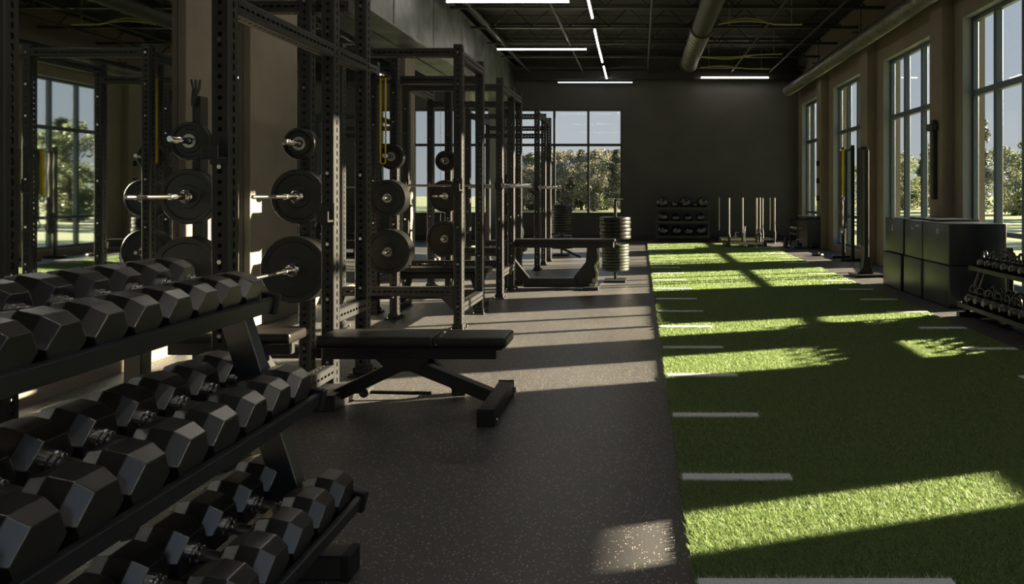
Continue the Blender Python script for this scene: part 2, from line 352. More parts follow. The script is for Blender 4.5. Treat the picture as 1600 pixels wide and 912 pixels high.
for (a, c, sag, lb) in cabs:
    b = B(); a, c = Vector(a), Vector(c)
    for q in range(2):
        pts = [a.lerp(c, k/12) + Vector((0, 0.03*q, sag*math.sin(PI*min(1, k/8))*(0.6+0.6*q))) for k in range(13)]
        tube(b, pts, 0.013, 6)
    bar(b, a+Vector((0.2, 0, -0.02)), a+Vector((0.2, 0, ZC-a.z)), 0.01, 0.01, bev=0); bar(b, c+Vector((-0.2, 0, -0.02)), c+Vector((-0.2, 0, ZC-c.z)), 0.01, 0.01, bev=0)
    tag(obj('hanging_cable', b, 'cable', smooth=True), lb, 'cable', 'cables beside the ceiling duct')

# strip lights
def strip(p0, p1, label, m='led', wdt=0.032):
    p0, p1 = Vector(p0), Vector(p1); t = thing('strip_light', label, 'light', tuple((p0+p1)/2), group='linear strip lights under the ceiling'); h = (p1-p0)/2
    b = B(); bar(b, -h+Vector((0, 0, 0.035)), h+Vector((0, 0, 0.035)), wdt+0.02, 0.04); obj('housing', b, 'joist_black', t)
    b = B(); bar(b, -h, h, wdt, 0.03); obj('diffuser', b, m, t)
    for s in (-0.8, 0.8):
        b = B(); bar(b, h*s+Vector((0, 0, 0.05)), h*s+Vector((0, 0, ZC-p0.z)), 0.006, 0.006, bev=0); obj('suspension_wire', b, 'joist_black', t)
zl = 4.3
for (a, c, lb) in [((-0.80, 10.4, zl), (-0.82, 12.68, zl), 'nearest segment of the lengthwise strip light row'), ((-0.84, 13.6, zl), (-0.86, 15.2, zl), 'second segment of the lengthwise strip light row'),
                   ((-0.86, 15.35, zl), (-0.87, 17.0, zl), 'third segment of the lengthwise strip light row'), ((-0.87, 17.6, zl), (-0.88, 19.45, zl), 'farthest segment of the lengthwise strip light row'),
                   ((-0.80, 6.6, zl), (-0.80, 9.4, zl), 'lengthwise strip light above and ahead of the camera'), ((-0.80, 1.6, zl), (-0.80, 4.6, zl), 'lengthwise strip light overhead beside the camera'),
                   ((-3.0, 15.47, zl), (-1.13, 15.47, zl), 'crosswise warm strip light left of the lengthwise row, farther one'), ((-3.05, 11.6, zl), (-1.12, 11.6, zl), 'crosswise warm strip light at the top edge, left of the row'),
                   ((1.60, 19.3, zl), (3.37, 19.3, zl), 'crosswise warm strip light at the far right'), ((-3.05, 7.4, zl), (-1.12, 7.4, zl), 'crosswise strip light above the second power rack'),
                   ((0.5, -2.6, zl), (0.5, 0.6, zl), 'added fill strip light over the near end of the turf edge'),  # unseen strip, added to brighten the foreground
                   ((2.0, -2.6, zl), (2.0, 0.6, zl), 'added fill strip light over the near turf, window side'), ((2.0, 1.6, zl), (2.0, 4.6, zl), 'added fill strip light above the turf beside the camera'),  # both out of view, put in to lift the near turf
                   ((-3.05, 3.0, zl), (-1.12, 3.0, zl), 'crosswise strip light above the dumbbell rack')]: strip(a, c, lb)
strip((-2.19, 19.6, 4.22), (-0.2, 19.6, 4.22), 'dim cool strip light against the top of the back wall', 'led_cool', 0.03)

# ------------------------------------------------------------------ turf lane
TX0, TX1, TY0, TY1 = 0.18, 3.08, 1.2, 18.45
t = thing('turf_lane', 'long green artificial turf lane with white dashes down both sides', 'turf', (0, 0, 0))
b = B(); box(b, TX0, TX1, TY0, TY1, 0.0, 0.014); obj('turf_backing', b, 'turf_base', t)
marks = []
for k in range(-1, 18):
    yy = 2.385+0.921*k
    if yy < TY1-0.1: marks.append((TX0+0.01, TX0+0.50, yy)); marks.append((TX1-0.45, TX1-0.01, yy-0.06))
marks[2] = (TX0+0.01, TX0+0.85, 2.40)
for (x0, x1, yy) in marks:
    b = B(); q = R.uniform(-0.004, 0.004); box(b, x0, x1, yy-0.033, yy+0.033+q, 0.012, 0.026, 0.004); obj('yard_dash', b, 'line_fibre', t)
def blades(name, m, xs, ys_, h, wd, seed):
    rs = np.random.RandomState(seed); N = len(xs); a = rs.rand(N)*2*PI; a2 = rs.rand(N)*2*PI; hh = h*(0.6+0.6*rs.rand(N)); lean = hh*(0.3+0.9*rs.rand(N))
    V = np.zeros((N, 3, 3)); dx, dy = np.cos(a)*wd/2, np.sin(a)*wd/2
    V[:, 0] = np.stack([xs-dx, ys_-dy, np.full(N, 0.012)], 1); V[:, 1] = np.stack([xs+dx, ys_+dy, np.full(N, 0.012)], 1)
    V[:, 2] = np.stack([xs+np.cos(a2)*lean, ys_+np.sin(a2)*lean, 0.012+hh*0.75], 1)
    me = bpy.data.meshes.new(name); me.vertices.add(N*3); me.vertices.foreach_set('co', V.ravel()); me.loops.add(N*3); me.loops.foreach_set('vertex_index', np.arange(N*3))
    me.polygons.add(N); me.polygons.foreach_set('loop_start', np.arange(N)*3); me.update(); me.validate(); me.materials.append(MAT[m]); return me
rs = np.random.RandomState(3)
for (ya, yb, dens, h, wd, nm) in ((1.9, 3.4, 42000, 0.024, 0.0035, 0), (3.4, 6.2, 26000, 0.024, 0.0045, 1), (6.2, 10.0, 11000, 0.024, 0.007, 2), (10.0, 18.45, 4500, 0.024, 0.011, 3)):
    N = int((TX1-TX0)*(yb-ya)*dens); xs = TX0+rs.rand(N)*(TX1-TX0); yv = ya+rs.rand(N)*(yb-ya); keep = np.ones(N, bool)
    for (x0, x1, yy) in marks: keep &= ~((xs > x0-0.003) & (xs < x1+0.003) & (yv > yy-0.036) & (yv < yy+0.036))
    link('turf_fibre', blades('turf_fibre', 'turf_fibre', xs[keep], yv[keep], h, wd, 11+nm), t, kind='stuff')
xs = []; yv = []
for (x0, x1, yy) in marks[2:14]:
    N = int((x1-x0)*0.07*40000); xs.append(x0+rs.rand(N)*(x1-x0)); yv.append(yy+(rs.rand(N)-0.5)*0.07)
link('dash_fibre', blades('dash_fibre', 'line_fibre', np.concatenate(xs), np.concatenate(yv), 0.026, 0.004, 30), t, kind='stuff')

# ------------------------------------------------------------------ perforated upright (shared mesh)
def perforated(h, w=0.085, pitch=0.05, m='rack_steel'):
    b = B(); hw = w/2; n = int(h/pitch); z0 = (h-n*pitch)/2
    hr = {0: [(-.008, -.008), (0, -.011), (.008, -.008), (.011, 0), (.008, .008), (0, .011), (-.008, .008), (-.011, 0)],
          1: [(-.006, -.015), (0, -.018), (.006, -.015), (.009, 0), (.006, .015), (0, .018), (-.006, .015), (-.009, 0)]}
    c = 0.006
    def P(s, u, z, d=0.0):
        q = hw-d
        return [(u, -q, z), (q, u, z), (-u, q, z), (-q, -u, z)][s]
    e = hw-c
    for s in range(4):
        H = hr[s % 2]
        for k in range(n):
            zc = z0+(k+0.5)*pitch; hp = pitch/2
            outer = [(-e, -hp), (0, -hp), (e, -hp), (e, 0), (e, hp), (0, hp), (-e, hp), (-e, 0)]
            O = [b.verts.new(P(s, u, zc+z)) for u, z in outer]; I = [b.verts.new(P(s, u, zc+z)) for u, z in H]; D = [b.verts.new(P(s, u, zc+z, 0.006)) for u, z in H]
            for i in range(8):
                j = (i+1) % 8; b.faces.new((O[i], O[j], I[j], I[i])); b.faces.new((I[i], I[j], D[j], D[i]))
        for (za, zb) in ((0, z0), (z0+n*pitch, h)):
            if zb-za > 1e-4: b.faces.new([b.verts.new(P(s, u, z)) for u, z in ((-e, za), (e, za), (e, zb), (-e, zb))])
        A = P(s, e, 0); Bv = P((s+1) % 4, -e, 0)
        b.faces.new([b.verts.new(v) for v in (A, Bv, (Bv[0], Bv[1], h), (A[0], A[1], h))])
    box(b, -hw, hw, -hw, hw, h, h+0.006, 0.002)
    me = bpy.data.meshes.new('upright'); bmesh.ops.remove_doubles(b, verts=b.verts, dist=1e-5); b.to_mesh(me); b.free(); me.materials.append(MAT[m]); return me
UP = perforated(2.69)
def perf_bar(L, w=0.085, h=0.085):   # crossmember along local +X with holes shown on all faces: an upright laid down
    return perforated(L, w)
_cm = {}
def cross(parent, name, p0, p1, loc_label=None):
    p0, p1 = Vector(p0), Vector(p1); L = round((p1-p0).length, 3)
    if L not in _cm: _cm[L] = perforated(L, 0.085, 0.05)
    M, _ = frame(p0, p1); o = link(name, _cm[L], parent); o.matrix_local = M; return o
_foot = B(); box(_foot, -0.07, 0.07, -0.11, 0.11, 0, 0.012, 0.003); box(_foot, -0.052, 0.052, -0.06, 0.06, 0.012, 0.055, 0.005)
for sx_ in (-0.055, 0.055):
    for sy_ in (-0.09, 0.09): cyl(_foot, (sx_, sy_, 0.012), (sx_, sy_, 0.024), 0.010, 6)
FOOT = mesh('foot_plate', _foot, 'rack_steel')
_b = B(); prism(_b, [(0, 0), (-0.14, 0), (0, -0.14)], 'y', -0.047, -0.041); GUS = mesh('gusset', _b, 'rack_steel')
_b = B(); box(_b, -0.045, 0.045, -0.05, -0.044, -0.07, 0.07, 0.002); box(_b, -0.04, 0.04, -0.12, -0.05, -0.05, -0.035, 0.003); box(_b, -0.04, 0.04, -0.13, -0.118, -0.05, 0.02, 0.003); cyl(_b, (0, -0.055, 0.04), (0, -0.05, 0.04), 0.016, 12); JC = mesh('bar_catch', _b, 'black_plastic')
_b = B(); lathe(_b, [(0.024, 0), (0.024, 0.012), (0.0205, 0.014), (0.0205, 0.28), (0.018, 0.285)], 18, Matrix.Rotation(PI/2, 4, 'X')); HORN = mesh('plate_horn', _b, 'chrome', True)
_b = B()
lathe(_b, [(0.012, 0), (0.012, 0.42), (0.010, 0.424)], 12, Matrix.Rotation(PI/2, 4, 'X')); PIN = mesh('plate_pin', _b, 'steel_bar', True)
_b = B(); lathe(_b, [(0.045, 0), (0.045, 0.014), (0.036, 0.018), (0.036, 0.03), (0.026, 0.034)], 20, Matrix.Rotation(PI/2, 4, 'X')); COL = mesh('spring_collar', _b, 'chrome', True)

def plate_mesh(r, th, m='plate_rubber'):
    prof = [(0.024, -th/2), (0.045, -th/2), (0.048, -th/2+0.004), (0.075, -th/2+0.004), (0.08, -th/2+0.010), (r*0.80, -th/2+0.010), (r*0.83, -th/2+0.002), (r*0.97, -th/2), (r*0.995, -th/2+0.004), (r, -th/2+0.010)]
    prof += [(a, -z) for a, z in reversed(prof)]
    b = B(); lathe(b, prof, 44, Matrix.Rotation(PI/2, 4, 'X'), cap=False); n0 = len(b.verts)
    me = mesh('plate_disc', b, m, True); return me
PL = {(r, t_): plate_mesh(r, t_) for r, t_ in ((0.225, 0.05), (0.225, 0.035), (0.185, 0.04), (0.13, 0.03), (0.11, 0.03), (0.20, 0.04))}
HUB = {}
def hub(th):
    if th not in HUB:
        b = B(); lathe(b, [(0.026, -th/2-0.002), (0.046, -th/2-0.002), (0.046, th/2+0.002), (0.026, th/2+0.002)], 20, Matrix.Rotation(PI/2, 4, 'X'), cap=False); HUB[th] = mesh('steel_hub', b, 'steel_bar', True)
    return HUB[th]
def plate(loc, key, label, group, rot=(0, 0, 0), withhub=True):
    t = thing('weight_plate', label, 'weight plate', loc, rot, group); link('plate_disc', PL[key], t)
    if withhub: link('steel_hub', hub(key[1]), t)
    return t
BOLT = None
def bolts(parent, pts):
    b = B()
    for p in pts: cyl(b, (p[0], p[1], p[2]), (p[0], p[1]-0.008, p[2]), 0.011, 6)
    o = obj('bolt_heads', b, 'chrome', parent, kind='stuff'); return o

ORD = ['first', 'second', 'third']
def horn_set(rk, post_local, rack_xyz, specs, who):
    """horns that point at the camera (-Y) with plates on them; specs: (z, [plate keys from post outward])"""
    for (z, keys, long_pin) in specs:
        link('plate_horn', HORN, rk, (post_local[0], post_local[1]-0.043, z))
        if long_pin: link('plate_pin', PIN, rk, (post_local[0], post_local[1]-0.30, z)); link('spring_collar', COL, rk, (post_local[0], post_local[1]-0.06-sum(k[1]+0.004 for k in keys)-0.002, z))
        y = post_local[1]-0.06; word = {0: 'bottom', 1: 'middle', 2: 'top'}[[s[0] for s in sorted(specs)].index(z)]
        for i, k in enumerate(keys):
            y -= k[1]/2+0.002
            pos = 'front' if i == len(keys)-1 else ('rear' if i == 0 else 'middle')
            if len(keys) == 1: pos = 'single'
            if len(keys) > 3 and 0 < i < len(keys)-1: pos = ['', 'second from rear', 'third from rear', 'fourth from rear'][i]
            plate((rack_xyz[0]+post_local[0], rack_xyz[1]+y, z), k, '%s black plate on the %s peg of %s' % (pos, word, who), 'weight plates stored on %s' % who)
            y -= k[1]/2+0.002

# rack positions are given in world X/Y per upright
def rack(name_label, ups, crosses, sides, who, jcups=(), feet=None, base=(0, 0)):
    cx = sum(u[0] for u in ups)/len(ups); cy = sum(u[1] for u in ups)/len(ups)
    t = thing('power_rack', name_label, 'power rack', (cx, cy, 0), group='black power racks in a row along the aisle')
    for (x, y) in ups:
        link('upright', UP, t, (x-cx, y-cy, 0.002)); link('foot_plate', FOOT, t, (x-cx, y-cy, 0))
    for (x0, x1, y, z) in crosses: cross(t, 'crossmember', (x0+0.043-cx, y-cy, z), (x1-0.043-cx, y-cy, z))
    for (x, y0, y1, z) in sides: cross(t, 'side_member', (x-cx, y0+0.043-cy, z), (x-cx, y1-0.043-cy, z))
    for (x, y, z) in jcups: link('bar_catch', JC, t, (x-cx, y-cy, z))
    pts = [(x-cx, y-cy-0.043, z) for (x, y) in ups for z in (0.22, 0.62, 0.97, 1.42, 2.02, 2.32, 2.62)]
    bolts(t, pts)
    return t, cx, cy
# rack A : nearest, three pairs deep
xa, xb = -1.985, -3.045
A, ax, ay = rack('nearest black power rack, standing beyond the dumbbell rack', [(xa, 3.52), (xb, 3.52), (xa, 4.72), (xa, 5.27), (-2.32, 5.13)],
    [(xb, xa, 3.52, 2.62), (-3.0, xa-0.05, 5.27, 2.62), (-3.0, xa-0.05, 5.27, 0.16)],
    [(xa, 3.52, 4.72, 2.20), (xa, 4.72, 5.27, 2.20), (xa, 4.72, 5.27, 0.5), (xa, 3.52, 4.72, 0.16)], 'nearest', jcups=[(xa, 4.72, 1.16), (xa, 3.52, 1.5)])
bx('storage_post', 'rack_steel', A, -3.03-ax, -2.97-ax, 4.977-ay, 5.063-ay, 0.0, 1.95)
bx('storage_post', 'rack_steel', A, -3.03-ax, -2.97-ax, 5.063-ay, 5.30-ay, 0.12, 0.20); bx('foot', 'rack_steel', A, -3.1-ax, -2.9-ax, 4.9-ay, 5.3-ay, 0.0, 0.04)
b = B()
for q in range(3): tube(b, [(-3.0-ax, 4.975-ay-0.0, 1.92-0.02*q), (-3.0-ax, 4.93-ay, 1.92-0.02*q), (-2.98-ax+0.02*q, 4.91-ay, 1.99), (-3.0-ax+0.03*q, 4.92-ay, 2.05)], 0.008, 6)
obj('chain_hook', b, 'rack_steel', A, smooth=True)
horn_set(A, (-2.32-ax, 5.13-ay), (ax, ay), [(1.63, [(0.11, 0.03), (0.11, 0.03)], False), (1.27, [(0.185, 0.04), (0.185, 0.04)], True), (0.78, [(0.225, 0.05), (0.225, 0.05), (0.225, 0.035)], True)], 'the nearest rack right post')
horn_set(A, (-3.0-ax, 5.02-ay), (ax, ay), [(1.64, [(0.13, 0.03), (0.13, 0.03)], False), (1.27, [(0.185, 0.04), (0.185, 0.04)], True), (0.78, [(0.225, 0.05), (0.225, 0.05)], True)], 'the nearest rack left post')
# extra pole storage: rack B
xc = -1.72
Bk, bx_, by_ = rack('second power rack down the aisle, behind the flat bench', [(xc, 6.99), (-2.85, 6.99), (xc, 7.91), (-2.85, 7.91), (-2.53, 7.60)],
    [(-2.85, xc, 6.99, 2.62), (-2.85, xc, 6.99, 0.36), (-2.85, xc, 7.91, 2.5), (-2.85, xc, 7.91, 0.2)],
    [(xc, 6.99, 7.91, 2.60), (-2.85, 6.99, 7.91, 2.60), (xc, 6.99, 7.91, 0.2), (-2.85, 6.99, 7.91, 0.2)], 'second', jcups=[(xc, 6.99, 1.36)])
link('gusset', GUS, Bk, (xc-bx_-0.04, 6.99-by_, 0.32))
horn_set(Bk, (-2.53-bx_, 7.60-by_), (bx_, by_), [(1.66, [(0.13, 0.03), (0.13, 0.03)], False), (1.24, [(0.185, 0.04), (0.185, 0.04), (0.185, 0.04), (0.185, 0.04)], False), (0.70, [(0.225, 0.05), (0.225, 0.05), (0.225, 0.05)], False)], 'the second rack storage post')
Ck, cx_, cy_ = rack('third power rack, holding a racked barbell', [(xc, 9.04), (-2.87, 9.04), (xc, 9.85), (xc, 10.45), (-2.87, 10.1), (-2.43, 9.35)],
    [(-2.87, xc, 9.04, 2.58), (-2.87, xc, 9.04, 0.42), (-2.87, xc, 10.1, 2.5), (-2.87, xc, 10.1, 0.3)],
    [(xc, 9.04, 9.85, 2.60), (xc, 9.85, 10.45, 2.60), (-2.87, 9.04, 10.1, 2.60), (xc, 9.04, 9.85, 0.3)], 'third', jcups=[(xc, 9.04, 1.40), (-2.87, 9.04, 1.40)])
horn_set(Ck, (-2.43-cx_, 9.35-cy_), (cx_, cy_), [(1.69, [(0.13, 0.03), (0.13, 0.03), (0.13, 0.03)], False), (1.25, [(0.20, 0.04), (0.20, 0.04), (0.20, 0.04)], True), (0.72, [(0.225, 0.05), (0.225, 0.05), (0.225, 0.035)], False)], 'the third rack storage post')
Dk, dx_, dy_ = rack('fourth power rack, the farthest, in front of the back window', [(xc, 12.3), (-2.87, 12.3), (xc, 13.15), (xc, 13.9), (-2.87, 13.9), (-2.2, 12.6)],
    [(-2.87, xc, 12.3, 2.56), (-2.87, xc, 12.3, 0.45), (-2.87, xc, 13.9, 2.5), (-2.87, xc, 13.9, 0.35), (-2.87, xc, 13.15, 2.3)],
    [(xc, 12.3, 13.15, 2.60), (xc, 13.15, 13.9, 2.60), (-2.87, 12.3, 13.9, 2.60)], 'fourth', jcups=[(xc, 12.3, 1.40), (-2.87, 12.3, 1.40)])
horn_set(Dk, (-2.2-dx_, 12.6-dy_), (dx_, dy_), [(1.5, [(0.13, 0.03), (0.13, 0.03)], False), (1.1, [(0.20, 0.04), (0.20, 0.04)], False), (0.6, [(0.225, 0.05), (0.225, 0.05)], False)], 'the farthest rack storage post')
# yellow band hanging in rack B, red/black strap hanging farther on
def loop_band(name, loc, h, wdt, th, m, label, cat):
    b = B(); n = 14; P = []
    for k in range(n): a = PI*k/(n-1); P.append((wdt/2*math.cos(a), 0.0+wdt/2*math.sin(a)))
    Q = [(-x, -h-y_) for x, y_ in P]; path = P+Q; N = len(path); ring = []
    for i, (x, z) in enumerate(path):
        px, pz = path[i-1]; qx, qz = path[(i+1) % N]; tx, tz = qx-px, qz-pz; L = math.hypot(tx, tz); nx, nz = tz/L*0.004, -tx/L*0.004
        ring.append([b.verts.new((x-nx, -th, z-nz)), b.verts.new((x+nx, -th, z+nz)), b.verts.new((x+nx, th, z+nz)), b.verts.new((x-nx, th, z-nz))])
    for i in range(N):
        a, c = ring[i], ring[(i+1) % N]
        for k in range(4): b.faces.new((a[k], a[(k+1) % 4], c[(k+1) % 4], c[k]))
    return tag(obj(name, b, m, loc=loc, smooth=True), label, cat)
loop_band('resistance_band', (-2.60, 7.45, 2.46), 0.85, 0.05, 0.014, 'yellow_band', 'yellow resistance band hanging inside the second power rack', 'exercise band')
bx('band_hook', 'rack_steel', Bk, -2.66-bx_, -2.54-bx_, 7.43-by_, 7.60-by_, 2.455, 2.475)
# barbells
def barbell(loc, label, plates=()):
    t = thing('barbell', label, 'barbell', loc, group='barbells racked on the power racks')
    b = B(); lathe(b, [(0.014, -0.62), (0.014, 0.62)], 12, Matrix.Rotation(PI/2, 4, 'Y')); obj('bar_shaft', b, 'steel_bar', t, smooth=True)
    for s in (-1, 1):
        b = B(); lathe(b, [(0.037, 0.61), (0.037, 0.63), (0.025, 0.632), (0.025, 0.98), (0.022, 0.985)], 16, Matrix.Rotation(s*PI/2, 4, 'Y')); obj('bar_sleeve', b, 'chrome', t, smooth=True)
    return t
barbell((-2.295, 8.955, 1.379), 'barbell lying across the catches of the third power rack')
barbell((-2.295, 12.215, 1.379), 'barbell lying across the catches of the farthest power rack')

# ------------------------------------------------------------------ dumbbell rack and dumbbells
TIERS = [(-0.98, 0.226, 'bottom'), (-1.126, 0.588, 'middle'), (-1.29, 0.927, 'top')]
YE = 2.60; YN = 0.75; YAW = math.radians(0.0)
t = thing('dumbbell_rack', 'black three tier dumbbell rack filling the left foreground', 'dumbbell rack', (-1.2, YE, 0))
L = YE-YN; TILT = math.radians(12)
for (lx, lz, nm) in TIERS:
    sh = link('shelf', None, t, (lx+1.2, 0, lz))
    bpy.data.objects.remove(sh)
    b = B(); M = Matrix.Translation((lx+1.2, 0, lz)) @ Matrix.Rotation(TILT, 4, 'Y')
    box(b, -0.022, 0.0, -L, 0, -0.052, 0.0, 0.003, M=M)                  # front lip
    box(b, -0.075, -0.022, -L, 0, -0.052, -0.044, 0.001, M=M)
    box(b, -0.44, -0.36, -L, 0, -0.052, -0.030, 0.003, M=M)
    box(b, -0.455, -0.44, -L, 0, -0.052, 0.015, 0.003, M=M)
    for k in range(5): box(b, -0.36, -0.075, -0.03-k*(L-0.09)/4-0.03, -0.03-k*(L-0.09)/4, -0.052, -0.046, 0.001, M=M)
    shelf = obj('shelf', b, 'shelf_steel', t)
    b = B(); box(b, -0.05, 0.012, 0, 0.028, -0.062, 0.012, 0.008, 2, M=M); obj('end_cap', b, 'black_plastic', shelf)
    b = B(); box(b, -0.462, -0.40, 0, 0.028, -0.062, 0.02, 0.008, 2, M=M); obj('end_cap', b, 'black_plastic', shelf)
for yl in (-0.10, -L+0.16):
    b = B(); bar(b, (0.085, yl, 0.06), (-0.19, yl, 0.93), 0.085, 0.055, (0, 1, 0)); obj('leg', b, 'shelf_steel', t)
    b = B(); bar(b, (-0.52, yl, 0.06), (-0.50, yl, 1.0), 0.06, 0.055, (0, 1, 0)); obj('leg', b, 'shelf_steel', t)
    b = B(); box(b, -0.60, 0.225, yl-0.045, yl+0.045, 0.004, 0.084, 0.006); f_ = obj('foot', b, 'shelf_steel', t)
    b = B(); box(b, 0.2, 0.232, yl-0.049, yl+0.049, 0.0, 0.088, 0.005); obj('end_cap', b, 'black_plastic', f_)
    for (lx, lz, nm) in TIERS:
        b = B(); x0 = lx+1.2; bar(b, (x0-0.10, yl, lz-0.035), (x0-0.42, yl, lz+0.035), 0.04, 0.035, (0, 1, 0)); obj('shelf_bracket', b, 'shelf_steel', t)
# dumbbell
def hexhead(Rr, Lh=0.135, ch=0.030, cr=0.70):
    b = B(); h = Lh/2
    stn = [(-h, cr*Rr), (-h+ch, Rr), (h-ch, Rr), (h, cr*Rr)]; rings = []
    for x, r_ in stn: rings.append([b.verts.new((x, r_*math.cos(PI/3*k), r_*math.sin(PI/3*k))) for k in range(6)])
    for a, c in zip(rings, rings[1:]):
        for k in range(6): b.faces.new((a[k], a[(k+1) % 6], c[(k+1) % 6], c[k]))
    b.faces.new(rings[0][::-1]); b.faces.new(rings[-1])
    bmesh.ops.recalc_face_normals(b, faces=b.faces)
    bmesh.ops.bevel(b, geom=list(b.edges), offset=0.0022, segments=2, affect='EDGES', profile=0.5)
    return mesh('hex_head', b, 'hex_rubber', False)
def dumbbell_proto(Rr, Lh, sep):
    hm = hexhead(Rr, Lh, Lh*0.30, 0.78)
    b = B(); g = sep-Lh/2; prof = []
    for k in range(13):
        x = -g+2*g*k/12; prof.append((0.0135+0.0035*math.cos(PI*(x/g)/2), x))
    lathe(b, prof, 16, Matrix.Rotation(PI/2, 4, 'Y')); hd = mesh('handle', b, 'steel_bar', True)
    b = B(); lathe(b, [(0.026, 0), (0.026, 0.006), (0.021, 0.009), (0.021, 0.014), (0.024, 0.016), (0.024, 0.022), (0.018, 0.026)], 18, Matrix.Rotation(PI/2, 4, 'Y')); cl = mesh('collar', b, 'chrome', True)
    return hm, hd, cl, sep, Lh
def place_dumbbell(pr, loc, rot, label, group):
    hm, hd, cl, sep, Lh = pr; t = thing('dumbbell', label, 'dumbbell', loc, rot, group)
    for s in (-1, 1): link('hex_head', hm, t, (s*sep, 0, 0))
    link('handle', hd, t); link('collar', cl, t, (-(sep-Lh/2), 0, 0)); link('collar', cl, t, (sep-Lh/2, 0, 0), (0, 0, PI))
    return t
NUM = ['nearest the aisle end', 'second from the aisle end', 'third from the aisle end', 'fourth from the aisle end', 'fifth from the aisle end', 'sixth from the aisle end', 'seventh from the aisle end', 'eighth from the aisle end', 'ninth from the aisle end', 'tenth from the aisle end', 'eleventh from the aisle end', 'twelfth from the aisle end']
for (ti, (lx, lz, nm)) in enumerate(TIERS):
    Rr, pitch, n, y0 = [(0.083, 0.158, 8, 2.50), (0.081, 0.153, 9, 2.50), (0.0705, 0.1335, 10, 2.50)][ti]
    y = y0
    for k in range(n):
        gr = 1+0.012*k; R_ = Rr*gr; pr = dumbbell_proto(R_, 0.135+0.001*k, 0.118+0.0005*k)
        M = Matrix.Translation((lx, y, lz)) @ Matrix.Rotation(TILT, 4, 'Y')
        # bottom flat sits on tray strips at local z -0.044, outer head just behind the lip
        c = M @ Vector((-0.024-0.118-0.0675-0.004*0, 0, -0.043+0.866*R_))
        c.x += 0.018*(0)
        place_dumbbell(pr, c, (0, TILT, R.uniform(-0.02, 0.02)), 'black hex dumbbell on the %s tier, %s' % (nm, NUM[k]), 'hex dumbbells on the %s tier' % nm)
        y -= pitch*(1+0.012*k)

# ------------------------------------------------------------------ adjustable bench in front
t = thing('weight_bench', 'black adjustable flat bench standing alone at the aisle edge', 'bench', (-1.3, 4.48, 0))
def pad(x0, x1, z0, z1, w2, name, parent):
    b = B(); box(b, x0, x1, -w2, w2, z0, z1, 0.022, 4); return obj(name, b, 'vinyl', parent, smooth=True)
pad(-0.62, 0.075, 0.375, 0.445, 0.14, 'back_pad', t); pad(0.095, 0.51, 0.375, 0.44, 0.14, 'seat_pad', t)
bx('pad_board', 'black_plastic', t, -0.58, 0.05, -0.12, 0.12, 0.362, 0.376); bx('pad_board', 'black_plastic', t, 0.11, 0.48, -0.12, 0.12, 0.362, 0.376)
bx('spine', 'rack_steel', t, -0.62, 0.43, -0.035, 0.035, 0.29, 0.362)
b = B(); bar(b, (-0.22, 0, 0.31), (0.44, 0, 0.045), 0.075, 0.075, (0, 1, 0)); obj('front_leg', b, 'rack_steel', t)
b = B(); bar(b, (-0.05, 0, 0.30), (-0.58, 0, 0.05), 0.075, 0.075, (0, 1, 0)); obj('rear_leg', b, 'rack_steel', t)
f_ = bx('front_foot', 'rack_steel', t, 0.40, 0.49, -0.40, 0.22, 0.01, 0.095); 
for ya_ in (-0.412, 0.215): bx('end_cap', 'black_plastic', f_, 0.396, 0.494, ya_, ya_+0.017, 0.0, 0.1)
b = B(); cyl(b, (0.50, 0.2, 0.045), (0.512, 0.2, 0.045), 0.018, 12); cyl(b, (0.50, -0.37, 0.03), (0.51, -0.37, 0.03), 0.012, 12); obj('foot_bolt', b, 'steel_bar', f_)
bx('rear_foot', 'rack_steel', t, -0.84, -0.50, -0.14, 0.14, 0.004, 0.10)
b = B(); bar(b, (-0.02, 0.05, 0.30), (0.14, 0.26, 0.02), 0.05, 0.04, (0, 1, 0)); bar(b, (0.14, 0.26, 0.0), (0.14, 0.26, 0.06), 0.09, 0.07); obj('side_brace', b, 'rack_steel', t)
b = B(); tube(b, [(-0.56, 0.12, 0.055), (-0.40, 0.14, 0.045), (-0.02, 0.17, 0.03)], 0.012, 8); cyl(b, (-0.42, 0.1, 0.05), (-0.42, 0.16, 0.05), 0.03, 14); obj('adjust_lever', b, 'rack_steel', t, smooth=True)
b = B(); prism(b, [(-0.30, 0.30), (0.02, 0.30), (-0.04, 0.22), (-0.22, 0.22)], 'y', -0.045, 0.045); obj('pivot_bracket', b, 'rack_steel', t)
# second, lower bench seen left of it behind the dumbbells
t = thing('weight_bench', 'dark bench half hidden behind the dumbbells, left of the aisle bench', 'bench', (-2.45, 4.55, 0))
pad(-0.5, 0.35, 0.385, 0.45, 0.14, 'back_pad', t); bx('spine', 'rack_steel', t, -0.45, 0.3, -0.035, 0.035, 0.30, 0.385)
bx('front_foot', 'rack_steel', t, 0.20, 0.28, -0.2, 0.2, 0.0, 0.07); bx('rear_foot', 'rack_steel', t, -0.4, -0.32, -0.2, 0.2, 0.0, 0.07)
b = B(); bar(b, (0.24, 0, 0.05), (0.1, 0, 0.32), 0.06, 0.06, (0, 1, 0)); obj('front_leg', b, 'rack_steel', t)
b = B(); bar(b, (-0.36, 0, 0.05), (-0.25, 0, 0.32), 0.06, 0.06, (0, 1, 0)); obj('rear_leg', b, 'rack_steel', t)
